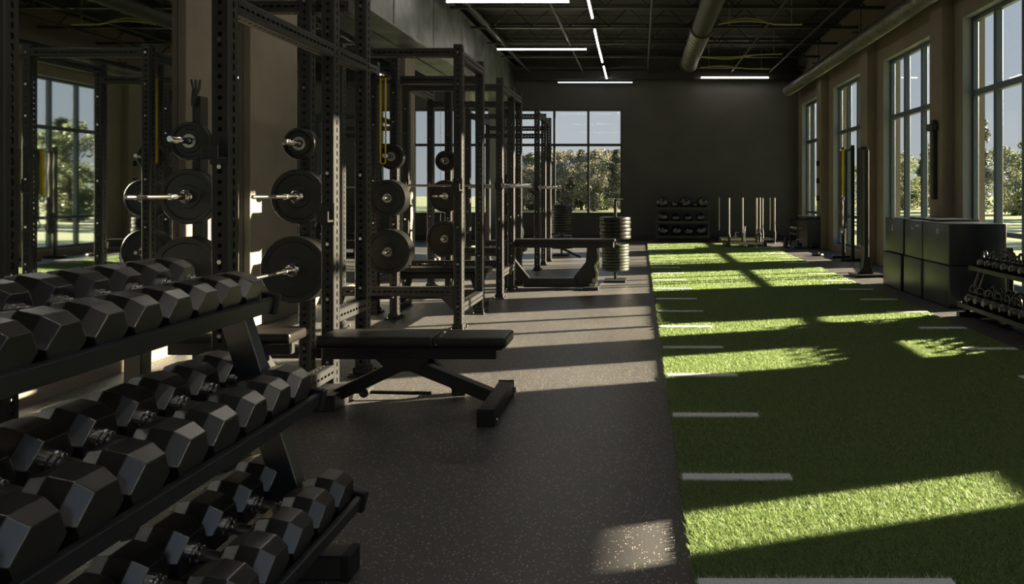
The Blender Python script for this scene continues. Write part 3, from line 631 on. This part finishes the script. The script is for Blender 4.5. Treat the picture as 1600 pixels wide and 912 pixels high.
# flat benches inside the second and third racks
def flat_bench(x, y, rz, label):
    t = thing('flat_bench', label, 'bench', (x, y, 0), (0, 0, rz), 'flat benches inside the power racks')
    pad(-0.55, 0.55, 0.39, 0.45, 0.14, 'bench_pad', t); bx('spine', 'rack_steel', t, -0.5, 0.5, -0.035, 0.035, 0.32, 0.39)
    for s in (-1, 1):
        bx('foot', 'rack_steel', t, s*0.45-0.035, s*0.45+0.035, -0.25, 0.25, 0.0, 0.06); b = B(); bar(b, (s*0.45, 0, 0.05), (s*0.36, 0, 0.33), 0.06, 0.06, (0, 1, 0)); obj('leg', b, 'rack_steel', t)
flat_bench(-2.25, 8.35, 0, 'flat black bench between the second and third power racks')
flat_bench(-2.3, 11.3, 0, 'flat black bench between the third and farthest power racks')

# ------------------------------------------------------------------ lever machine beyond the racks
MY = 9.95
t = thing('lever_bench_machine', 'low black machine with a long floor beam beside the green plate tree', 'machine', (-1.15, MY, 0))
bx('base_beam', 'rack_steel', t, -0.42, 0.30, -0.07, 0.07, 0.02, 0.14, bev=0.01)
b = B(); prism(b, [(0.28, 0.02), (0.56, 0.02), (0.60, 0.30), (0.60, 0.58), (0.44, 0.58), (0.42, 0.36), (0.26, 0.16)], 'y', -0.055, 0.055); obj('curved_post', b, 'rack_steel', t)
b = B(); box(b, -0.65, 0.82, -0.12, 0.12, 0.63, 0.67, 0.015, 3); obj('top_pad', b, 'vinyl', t, smooth=True)
bx('top_beam', 'rack_steel', t, -0.62, 0.80, -0.05, 0.05, 0.55, 0.632, bev=0.008)
b = B(); bar(b, (-0.68, 0, 0.45), (-0.40, 0, 0.10), 0.16, 0.05, (0, 1, 0), 0.012); obj('footplate', b, 'rack_steel', t)
b = B(); bar(b, (-0.64, 0, 0.0), (-0.64, 0, 0.58), 0.07, 0.07); obj('rear_post', b, 'rack_steel', t)
b = B(); bar(b, (0.06, -0.02, 0.56), (0.35, -0.02, 0.42), 0.03, 0.03, (0, 1, 0)); obj('brace', b, 'rack_steel', t)
b = B(); tube(b, [(0.56, -0.09, 0.02), (0.58, -0.09, 0.2), (0.55, -0.09, 0.30), (0.60, -0.09, 0.42), (0.58, -0.09, 0.55)], 0.016, 8); obj('lever', b, 'chrome', t, smooth=True)
for q in ((0.54, 0.12), (0.50, 0.05)):
    b = B(); cyl(b, (q[0], -0.12, q[1]), (q[0], -0.055, q[1]), 0.03, 16); obj('pivot_cap', b, 'steel_bar', t, smooth=True)
bx('foot', 'rack_steel', t, 0.40, 0.60, -0.25, 0.25, 0.0, 0.04)

# plate trees
NTH = ['lowest', 'second', 'third', 'fourth', 'fifth', 'sixth', 'seventh', 'eighth', 'ninth', 'tenth', 'eleventh', 'twelfth', 'thirteenth', 'fourteenth', 'fifteenth', 'sixteenth']
def plate_tree(x, y, groups, top, label, who, green_from=99, handle=False):
    t = thing('plate_tree', label, 'plate stand', (x, y, 0)); 
    b = B(); box(b, -0.16, 0.16, -0.20, 0.20, 0, 0.03, 0.008); obj('base', b, 'rack_steel', t)
    b = B(); cyl(b, (0, 0, 0.03), (0, 0, top), 0.022, 14); obj('post', b, 'rack_steel', t, smooth=True)
    if handle:
        b = B(); cyl(b, (-0.11, 0, top), (0.11, 0, top), 0.016, 10); obj('tee_handle', b, 'chrome', t, smooth=True)
    i = 0
    for (z0, n, key, gr) in groups:
        b = B(); cyl(b, (0, 0, z0-0.014), (0, 0, z0-0.001), 0.07, 16); obj('support_collar', b, 'steel_bar', t, smooth=True)
        z = z0
        for k in range(n):
            z += key[1]/2+0.0015; i += 1
            p = thing('weight_plate', '%s plate from the floor in the %s' % (NTH[i-1], who), 'weight plate', (x+R.uniform(-0.008, 0.008), y+R.uniform(-0.008, 0.008), z), (PI/2, 0, R.uniform(0, 6)), 'plates piled on the %s' % who)
            link('plate_disc', PLG[key] if gr else PL[key], p); z += key[1]/2+0.0015
PLG = {k: None for k in PL}
me = PL[(0.20, 0.04)].copy(); me.materials.clear(); me.materials.append(MAT['plate_green']); PLG[(0.20, 0.04)] = me
plate_tree(-0.36, 10.75, [(0.16, 9, (0.20, 0.04), True), (0.62, 6, (0.225, 0.05), False)], 1.20, 'tall plate tree with a tee handle beside the turf', 'tee-handled tree', handle=True)
plate_tree(-1.62, 15.2, [(0.14, 5, (0.225, 0.05), False), (0.46, 11, (0.225, 0.05), False)], 1.12, 'straight pile of black bumper plates on a stand under the back window', 'straight pile')

# ------------------------------------------------------------------ medicine ball rack
t = thing('ball_rack', 'black three shelf ball rack against the back wall', 'rack', (1.11, 19.35, 0))
for s in (-1, 1):
    for yy in (-0.16, 0.16): bx('post', 'rack_steel', t, s*0.68-0.02, s*0.68+0.02, yy-0.02, yy+0.02, 0.0, 1.02)
    bx('foot', 'rack_steel', t, s*0.72-0.03, s*0.72+0.03, -0.24, 0.24, 0, 0.04)
zs = (0.12, 0.50, 0.86)
for z in zs:
    sh = bx('shelf', 'rack_steel', t, -0.70, 0.70, -0.19, 0.19, z-0.02, z, bev=0.003)
    b = B(); box(b, -0.70, 0.70, -0.20, -0.19, z-0.02, z+0.05, 0.002); obj('shelf_lip', b, 'rack_steel', sh)
def ball(x, z, r, label, scuff=False):
    t = thing('medicine_ball', label, 'ball', (x, 19.35, z+r), group='medicine balls on the ball rack'); b = B(); sphere(b, (0, 0, 0), r, 28, 18); obj('ball_shell', b, 'ball_rubber', t, smooth=True)
    b = B(); bmesh.ops.create_circle(b, segments=20, radius=r*0.22, cap_ends=True, matrix=Matrix.Translation((0, 0, 0))); bmesh.ops.translate(b, verts=b.verts, vec=(0, 0, 0)); b.free()
    b = B(); tube(b, [(r*1.004*math.cos(a), r*1.004*math.sin(a)*0.25, r*1.004*math.sin(a)*0.968) for a in [2*PI*k/32 for k in range(32)]], 0.004, 5, True); obj('seam', b, 'black_plastic', t, smooth=True)
mat('ball_rubber', (0.014, 0.014, 0.015), 0.27, 0, 1.0)
bx0 = 1.11
for (x, r, lb) in ((-0.52, 0.165, 'left large ball'), (-0.20, 0.11, 'small second ball'), (0.08, 0.165, 'third ball, large and scuffed,'), (0.345, 0.10, 'small fourth ball'), (0.54, 0.16, 'right large ball')):
    ball(bx0+x, zs[2], min(r, 0.16) if abs(x) > .5 else r*0.97, lb+' on the top shelf of the ball rack')
for (x, r, lb) in ((-0.50, 0.14, 'leftmost'), (-0.17, 0.12, 'second from left'), (0.15, 0.12, 'third from left'), (0.48, 0.13, 'rightmost')): ball(bx0+x, zs[1], r, lb+' ball on the middle shelf of the ball rack')
for (x, r, lb) in ((-0.50, 0.155, 'leftmost'), (-0.15, 0.15, 'second from left'), (0.17, 0.14, 'third from left'), (0.50, 0.165, 'rightmost')): ball(bx0+x, zs[0], r, lb+' ball on the bottom shelf of the ball rack')

# ------------------------------------------------------------------ push sleds
def sled(x, y, label, poles, W=0.94, D=0.95, posts=True):
    t = thing('push_sled', label, 'sled', (x, y, 0.014 if y < TY1 else 0))
    for s in (-1, 1):
        b = B(); prism(b, [(-D/2, 0.0), (D/2-0.1, 0.0), (D/2, 0.08), (D/2-0.02, 0.10), (-D/2, 0.10)], 'x', s*(W/2-0.04)-0.035, s*(W/2-0.04)+0.035); obj('skid', b, 'rack_steel', t)
    for yy in (-D/2+0.06, 0.0, D/2-0.12): bx('cross_tube', 'steel_bar', t, -W/2+0.075, W/2-0.075, yy-0.025, yy+0.025, 0.07, 0.12)
    bx('deck', 'rack_steel', t, -0.18, 0.18, -0.3, 0.2, 0.05, 0.068)
    b = B(); cyl(b, (0, -0.05, 0.068), (0, -0.05, 0.42), 0.025, 14); obj('plate_post', b, 'chrome', t, smooth=True)
    for (px, py) in poles:
        b = B(); cyl(b, (px, py, 0.0), (px, py, 1.15), 0.018, 12); p_ = obj('push_pole', b, 'steel_bar', t, smooth=True)
        b = B(); cyl(b, (px, py, 0.10), (px, py, 0.30), 0.03, 12); obj('pole_socket', b, 'rack_steel', p_, smooth=True)
    for s in (-0.28, 0.26):
        b = B(); cyl(b, (s, -D/2+0.06, 0.12), (s, -D/2+0.06, 0.28), 0.012, 8); cyl(b, (s, -D/2+0.06, 0.27), (s+0.09, -D/2+0.06, 0.27), 0.012, 8); obj('tow_hook', b, 'steel_bar', t, smooth=True)
sled(2.48, 17.55, 'push sled with four tall poles standing on the far end of the turf', [(-0.40, -0.38), (0.01, 0.3), (0.24, -0.38), (0.43, 0.3)])
sled(2.72, 19.15, 'second push sled against the back wall, its poles spread wider', [(-0.64, 0.2), (0.70, 0.2), (0.72, -0.35), (0.42, -0.3)], W=1.45, D=0.8)

# ------------------------------------------------------------------ right side by the windows
def cone(x, y, h, label):
    t = thing('training_cone', label, 'cone', (x, y, 0)); b = B(); lathe(b, [(h*0.28, 0.015), (h*0.07, h)], 18); obj('cone_body', b, 'black_plastic', t, smooth=True)
    b = B(); box(b, -h*0.36, h*0.36, -h*0.36, h*0.36, 0, 0.015, 0.004); obj('base', b, 'black_plastic', t)
cone(3.42, 17.3, 0.24, 'small dark cone on the floor right of the push sleds')
t = thing('low_stepper', 'low dark stepper block on the floor right of the small cone', 'stepper', (3.62, 16.9, 0))
bx('base', 'black_plastic', t, -0.12, 0.12, -0.15, 0.15, 0, 0.05); bx('post', 'black_plastic', t, -0.03, 0.03, -0.03, 0.03, 0.05, 0.2); bx('top_plate', 'steel_bar', t, -0.02, 0.1, -0.06, 0.06, 0.2, 0.225)
t = thing('plate_cart', 'black rolling equipment cart under the farthest side window', 'cart', (3.86, 17.3, 0))
bx('cabinet_body', 'black_plastic', t, -0.04, 0.38, -0.5, 0.5, 0.08, 0.70, bev=0.02); bx('top_panel', 'foam_vinyl', t, -0.05, 0.39, -0.51, 0.51, 0.70, 0.74, bev=0.01)
for yy in (-0.42, 0.42):
    bx('post', 'rack_steel', t, -0.26, -0.22, yy-0.02, yy+0.02, 0.0, 0.66); b = B(); bar(b, (-0.24, yy, 0.64), (0.0, yy, 0.66), 0.04, 0.04, (0, 1, 0)); obj('rail_arm', b, 'rack_steel', t)
    b = B(); cyl(b, (0.0, yy-0.02, 0.04), (0.0, yy+0.02, 0.04), 0.04, 14); cyl(b, (0.32, yy-0.02, 0.04), (0.32, yy+0.02, 0.04), 0.04, 14); obj('wheel', b, 'black_plastic', t, smooth=True)
bx('rail', 'rack_steel', t, -0.26, -0.22, -0.40, 0.40, 0.3, 0.34)
for k in range(4):
    b = B(); yy = -0.3+0.2*k; cyl(b, (-0.22, yy, 0.46), (-0.05, yy, 0.46), 0.012, 8); sphere(b, (-0.24, yy, 0.46), 0.03, 12, 8); obj('peg', b, 'steel_bar', t, smooth=True)
t = thing('floor_weight', 'small dark disc weight lying on the sunlit floor right of the turf', 'weight', (3.62, 15.0, 0)); b = B(); lathe(b, [(0.10, 0), (0.12, 0.02), (0.11, 0.05), (0.03, 0.055), (0.03, 0.08)], 24); obj('weight_body', b, 'plate_rubber', t, smooth=True)
# band stand
t = thing('band_stand', 'black two post stand hung with straps before the second farthest window', 'stand', (4.0, 14.15, 0))
for yy in (-0.30, 0.34): bx('post', 'rack_steel', t, -0.03, 0.03, yy-0.03, yy+0.03, 0.0, 2.18); bx('foot', 'rack_steel', t, -0.22, 0.20, yy-0.035, yy+0.035, 0, 0.05)
bx('top_rail', 'rack_steel', t, -0.025, 0.025, -0.27, 0.31, 2.08, 2.13)
for yy in (-0.2, -0.1, 0.0, 0.1, 0.2):
    b = B(); cyl(b, (-0.03, yy, 2.10), (-0.14, yy, 2.12), 0.008, 8); obj('hook', b, 'chrome', t)
def strap(y, z1, z0, m, lb, wd=0.03, x=3.90):
    t = thing('hanging_strap', lb, 'strap', (x, y, z1), group='straps hanging on the band stand'); b = B(); n = 12; h = z1-z0
    tube(b, [(0, 0.01*math.sin(k*1.3), -h*k/n) for k in range(n+1)], wd/2, 8); obj('webbing', b, m, t, smooth=True)
    b = B(); tube(b, [(0.0, 0.05*math.sin(a), -h-0.07+0.07*math.cos(a)) for a in [2*PI*k/14 for k in range(14)]], 0.012, 6, True); obj('grip', b, 'black_plastic', t, smooth=True)
strap(14.05, 2.09, 1.25, 'yellow_band', 'yellow strap hanging on the band stand', 0.09); strap(13.95, 2.09, 0.75, 'black_plastic', 'black strap right of the yellow one on the band stand', 0.05)
strap(14.25, 2.09, 0.62, 'black_plastic', 'thick black strap left of the yellow one on the band stand', 0.08); strap(14.35, 2.09, 0.9, 'black_plastic', 'leftmost thin black strap on the band stand', 0.04)
strap(14.15, 1.20, 0.70, 'black_plastic', 'short black strap bunch below the yellow strap', 0.06, 3.88)
# wall pole with weighted base
t = thing('landmine_stand', 'single black post on a heavy base beside the plyo boxes', 'stand', (3.50, 11.4, 0))
b = B(); box(b, -0.22, 0.26, -0.20, 0.20, 0, 0.035, 0.01); obj('base', b, 'rack_steel', t); bx('post', 'rack_steel', t, -0.035, 0.035, -0.035, 0.035, 0.03, 1.95)
b = B(); prism(b, [(-0.12, 0.035), (0.10, 0.035), (0.06, 0.16), (0.04, 0.30), (-0.04, 0.30), (-0.06, 0.14)], 'y', -0.05, 0.05); obj('bracket', b, 'rack_steel', t)
b = B(); cyl(b, (-0.14, -0.06, 0.10), (-0.14, 0.06, 0.10), 0.035, 14); obj('roller', b, 'steel_bar', t, smooth=True)
bx('pilaster_shade_pad', 'black_plastic', wall_r, XR-0.24, XR-0.165, 13.38, 13.74, 0.35, 2.12, bev=0.02)  # black pad whose tone also stands for the pilaster's shaded side
bx('wall_bracket', 'joist_black', wall_r, XR-0.22, XR-0.16, 10.2, 10.3, 1.2, 2.3, bev=0.01)
bx('wall_bracket', 'joist_black', wall_r, XR-0.26, XR-0.16, 10.15, 10.35, 2.15, 2.25, bev=0.01)
for z in (1.1, 1.5, 1.9): bx('wall_hook', 'joist_black', wall_r, XR-0.22, XR-0.16, 16.9, 16.96, z, z+0.12, bev=0.005)

# plyo boxes
def plyo(x0, x1, y0, y1, z0, z1, label):
    t = thing('plyo_box', label, 'plyo box', ((x0+x1)/2, (y0+y1)/2, z0), group='black soft plyo boxes by the windows'); hx, hy, h = (x1-x0)/2, (y1-y0)/2, z1-z0
    b = B(); box(b, -hx, hx, -hy, hy, 0.001, h, 0.018, 3); obj('foam_body', b, 'foam_vinyl', t, smooth=True)
    b = B()
    for s in (-1, 1): tube(b, [(s*(hx-0.004), -hy+0.015, h-0.007), (s*(hx-0.004), hy-0.015, h-0.007)], 0.006, 6)
    tube(b, [(-hx+0.01, -hy+0.004, h-0.007), (hx-0.01, -hy+0.004, h-0.007)], 0.006, 6); obj('piping', b, 'black_plastic', t, smooth=True)
    return t, hx, hy, h
ys3 = [(8.22, 8.98), (9.0, 9.60), (9.66, 10.36)]; wn = ['nearest', 'middle', 'farthest']
for i, (a, c) in enumerate(ys3):
    plyo(3.45-0.015*i, 4.10, a, c, 0.0, 0.475, 'lower soft box of the %s plyo box stack' % wn[i])
    t, hx, hy, h = plyo(3.45, 4.10, a, c, 0.476, 0.945, 'upper soft box of the %s plyo box stack' % wn[i])
    # small printed mark on the aisle face, upper near corner
    b = B(); X = -hx-0.0022
    if i == 0:
        cu = bpy.data.curves.new('size_mark', 'FONT'); cu.body = '10'; cu.size = 0.09; cu.extrude = 0.0008
        o = bpy.data.objects.new('size_mark', cu); C.objects.link(o); dg = bpy.context.evaluated_depsgraph_get(); me = bpy.data.meshes.new_from_object(o.evaluated_get(dg)); bpy.data.objects.remove(o)
        me.materials.clear(); me.materials.append(MAT['white_print']); link('size_mark', me, t, (X, -0.02, h-0.13), (PI/2, 0, -PI/2)); b.free()
    elif i == 1:
        tube(b, [(X, 0.04*math.cos(a_), 0.035*math.sin(a_)) for a_ in [PI+PI*k/8 for k in range(9)]], 0.006, 6); o = obj('size_mark', b, 'white_print', t, smooth=True); o.location = (0, 0.0, h-0.08)
        bx('printed_bar', 'white_print', t, X-0.001, X+0.001, -0.20, -0.10, h-0.07, h-0.055, bev=0)
    else:
        prism(b, [(-0.02, 0), (0.02, 0), (0.0, 0.11)], 'x', X-0.001, X+0.001); o = obj('size_mark', b, 'white_print', t); o.location = (0, 0.05, h-0.17)
bx_ot = B(); box(bx_ot, 3.62, 4.12, 8.9, 9.9, 0.948, 0.965, 0.006); tag(obj('folded_mat', bx_ot, 'foam_vinyl'), 'thin grey mat lying across the tops of the plyo boxes', 'mat')

# kettlebell rack
KY0, KY1 = 5.55, 7.75
t = thing('kettlebell_rack', 'low black two shelf kettlebell rack at the right edge of the picture', 'kettlebell rack', (3.62, 6.65, 0))
hl = (KY1-KY0)/2
for s in (-1, 1):
    yy = s*(hl-0.06)
    bx('post', 'rack_steel', t, 0.22, 0.27, yy-0.03, yy+0.03, 0.0, 0.72); b = B(); bar(b, (-0.22, yy, 0.02), (-0.02, yy, 0.56), 0.05, 0.05, (0, 1, 0)); obj('post', b, 'rack_steel', t)
    bx('foot', 'rack_steel', t, -0.30, 0.32, yy-0.035, yy+0.035, 0.0, 0.05)
KS = [(-0.26, 0.24, 0.12, 'bottom'), (-0.14, 0.24, 0.50, 'top')]
for (x0, x1, z, nm) in KS:
    sh = bx('shelf', 'rack_steel', t, x0, x1, -hl, hl, z-0.02, z); b = B(); box(b, x0-0.012, x0, -hl, hl, z-0.02, z+0.025, 0.003); obj('shelf_lip', b, 'rack_steel', sh)
    b = B(); box(b, x0-0.016, x0+0.03, hl, hl+0.02, z-0.03, z+0.03, 0.005); obj('end_cap', b, 'black_plastic', sh)
def kettle(scale):
    b = B(); r = 0.088*scale
    prof = [(0.045*scale, 0)]+[(r*math.sin(a), r*0.93-r*math.cos(a)) for a in [0.55+(2.45-0.55)*k/9 for k in range(10)]]+[(0.035*scale, 1.78*r)]
    lathe(b, prof, 22); body = mesh('bell_body', b, 'kettle_iron', True)
    b = B(); hw, zz = 0.058*scale, 1.45*r; pts = [(0, -hw*0.75, zz), (0, -hw*1.05, zz+0.035*scale)]+[(0, -hw*math.cos(a), zz+0.06*scale+0.04*scale*math.sin(a)) for a in [PI*k/8 for k in range(9)]]+[(0, hw*1.05, zz+0.035*scale), (0, hw*0.75, zz)]
    tube(b, pts, [0.020*scale, 0.016*scale]+[0.0150*scale]*9+[0.016*scale, 0.020*scale], 10); hd = mesh('bell_handle', b, 'kettle_iron', True)
    b = B(); lathe(b, [(0.028*scale, r*0.985), (0.03*scale, r*1.0), (0.0, r*1.0)], 16, Matrix.Translation((0, 0, r*0.93)) @ Matrix.Rotation(-PI/2, 4, 'Y'), cap=False); ds = mesh('weight_badge', b, 'grey_print', True)
    return body, hd, ds
mat('kettle_iron', (0.010, 0.010, 0.011), 0.26, 0.0, 0.7, bump=0.15, bscale=150)
KB = {s: kettle(s) for s in (0.82, 0.92, 1.0)}
kn = ['at the far end', 'second from the far end', 'third from the far end', 'fourth from the far end', 'fifth from the far end', 'sixth from the far end', 'seventh from the far end', 'eighth from the far end', 'ninth from the far end', 'tenth from the far end']
for (x0, x1, z, nm) in KS:
    for row, xx in (('aisle side', 0.10), ('window side', 0.28)):
        s = (0.92 if nm == 'bottom' else 0.82)
        if row == 'window side' and nm == 'top': s = 0.82
        y = KY1-0.11-(0.05 if row == 'window side' else 0)
        for k in range(10):
            p = thing('kettlebell', 'black kettlebell on the %s shelf, %s row, %s' % (nm, row, kn[k]), 'kettlebell', (3.62+x0+xx, y, z), (0, 0, R.uniform(-0.25, 0.25)), 'kettlebells on the %s shelf of the kettlebell rack' % nm)
            for nm2, me in zip(('bell_body', 'bell_handle', 'weight_badge'), KB[s]): link(nm2, me, p)
            y -= 0.178*s+0.018

# ------------------------------------------------------------------ trees outside
def tree_mesh(seed, H, W, kind):
    rr = np.random.RandomState(seed); rd = random.Random(seed)
    b = B(); pts = [(0, 0, 0)]
    for k in range(1, 7): pts.append((rd.uniform(-0.15, 0.15)*k*0.3, rd.uniform(-0.15, 0.15)*k*0.3, H*0.85*k/6))
    tube(b, pts, [0.16-0.02*k for k in range(7)], 8)
    cl = []
    for k in range(34 if kind != 'pine' else 40):
        f = rd.uniform(0.06, 1.0); z = H*f
        if kind == 'pine': rad = W*0.5*(1.05-f)*rd.uniform(0.4, 1); sz = 0.35+0.5*(1-f)
        else: rad = W*0.5*math.sin(PI*min(1, max(0.12, f*0.85)))*rd.uniform(0.2, 1); sz = rd.uniform(0.45, 0.9)
        a = rd.uniform(0, 2*PI); c = (rad*math.cos(a), rad*math.sin(a), z); cl.append((c, sz))
        q = min(5, int(f*6)); base = Vector(pts[max(1, q-1)]); tube(b, [base, base.lerp(Vector(c), 0.55)+Vector((0, 0, 0.1)), Vector(c)], [0.04, 0.025, 0.01], 5)
    tm = mesh('trunk', b, 'bark', True)
    per = 130; N = len(cl)*per; cen = np.repeat(np.array([c for c, s in cl]), per, 0); sz = np.repeat(np.array([s for c, s in cl]), per)
    d = rr.normal(size=(N, 3)); d /= np.linalg.norm(d, axis=1)[:, None]; d *= (rr.rand(N)**0.45)[:, None]; d[:, 2] *= 0.55 if kind == 'pine' else 0.75
    P = cen+d*sz[:, None]; u = rr.normal(size=(N, 3)); u /= np.linalg.norm(u, axis=1)[:, None]; v = np.cross(u, rr.normal(size=(N, 3))); v /= np.linalg.norm(v, axis=1)[:, None]
    s = (0.07+0.07*rr.rand(N))[:, None]; V = np.stack([P-u*s, P+v*s*0.6, P+u*s, P-v*s*0.6], 1)
    me = bpy.data.meshes.new('foliage'); me.vertices.add(N*4); me.vertices.foreach_set('co', V.ravel()); me.loops.add(N*4); me.loops.foreach_set('vertex_index', np.arange(N*4)); me.polygons.add(N); me.polygons.foreach_set('loop_start', np.arange(N)*4); me.update(); me.validate()
    return tm, me
KINDS = [('green', tree_mesh(1, 5.2, 3.6, 'b'), 'leaf_green', 'light green leafy tree'), ('tan', tree_mesh(2, 5.6, 4.0, 'b'), 'leaf_tan', 'tan and olive leafy tree'),
         ('tan', tree_mesh(3, 4.6, 4.2, 'b'), 'leaf_tan', 'low rounded tan tree'), ('pine', tree_mesh(4, 6.4, 2.8, 'pine'), 'leaf_dark', 'dark pointed conifer'), ('green', tree_mesh(5, 5.8, 3.0, 'b'), 'leaf_green', 'slim green tree')]
for k in KINDS: k[1][1].materials.append(MAT[k[2]])
def tree(x, y, k, sc, label, group):
    nm, (tm, fm), lm, lb = KINDS[k]; t = thing('tree', lb+label, 'tree', (x, y, -0.25), (0, 0, R.uniform(0, 6.28)), group); t.scale = (sc, sc, sc)
    link('trunk', tm, t); link('foliage', fm, t)
TH = ['first', 'second', 'third', 'fourth', 'fifth', 'sixth', 'seventh', 'eighth', 'ninth', 'tenth', 'eleventh', 'twelfth', 'thirteenth', 'fourteenth', 'fifteenth', 'sixteenth', 'seventeenth', 'eighteenth', 'nineteenth', 'twentieth', 'twenty-first', 'twenty-second', 'twenty-third', 'twenty-fourth']
spots = sorted([(-11.5+i*0.62+R.uniform(-0.3, 0.3), 60+(i % 3)*3.2+R.uniform(-0.6, 0.6)) for i in range(19)], key=lambda p: p[0]/p[1])
for i, (x, y) in enumerate(spots):      # behind the back window
    tree(x, y, (1, 3, 2, 1, 0, 1, 3, 1, 2)[i % 9], R.uniform(0.78, 0.92)*(y/62), ', %s from the left beyond the back window' % TH[i], 'trees beyond the back window')
spots = sorted([(22+(i % 3)*3.4+R.uniform(-0.6, 0.6), 24+i*2.5+R.uniform(-0.5, 0.5)) for i in range(24)], key=lambda p: -p[0]/p[1])
for i, (x, y) in enumerate(spots):      # to the right, seen through the side windows
    tree(x, y, (0, 4, 3, 0, 4)[i % 5], R.uniform(0.8, 1.0), ', %s from the right beyond the side windows' % TH[i], 'trees beyond the side windows')
for i in range(13):
    tree(46+R.uniform(-2, 2), -18+i*3.6, (0, 4, 3)[i % 3], R.uniform(0.9, 1.15), ', %s from the near end of the far row beside the building' % TH[i], 'far trees beside the building')
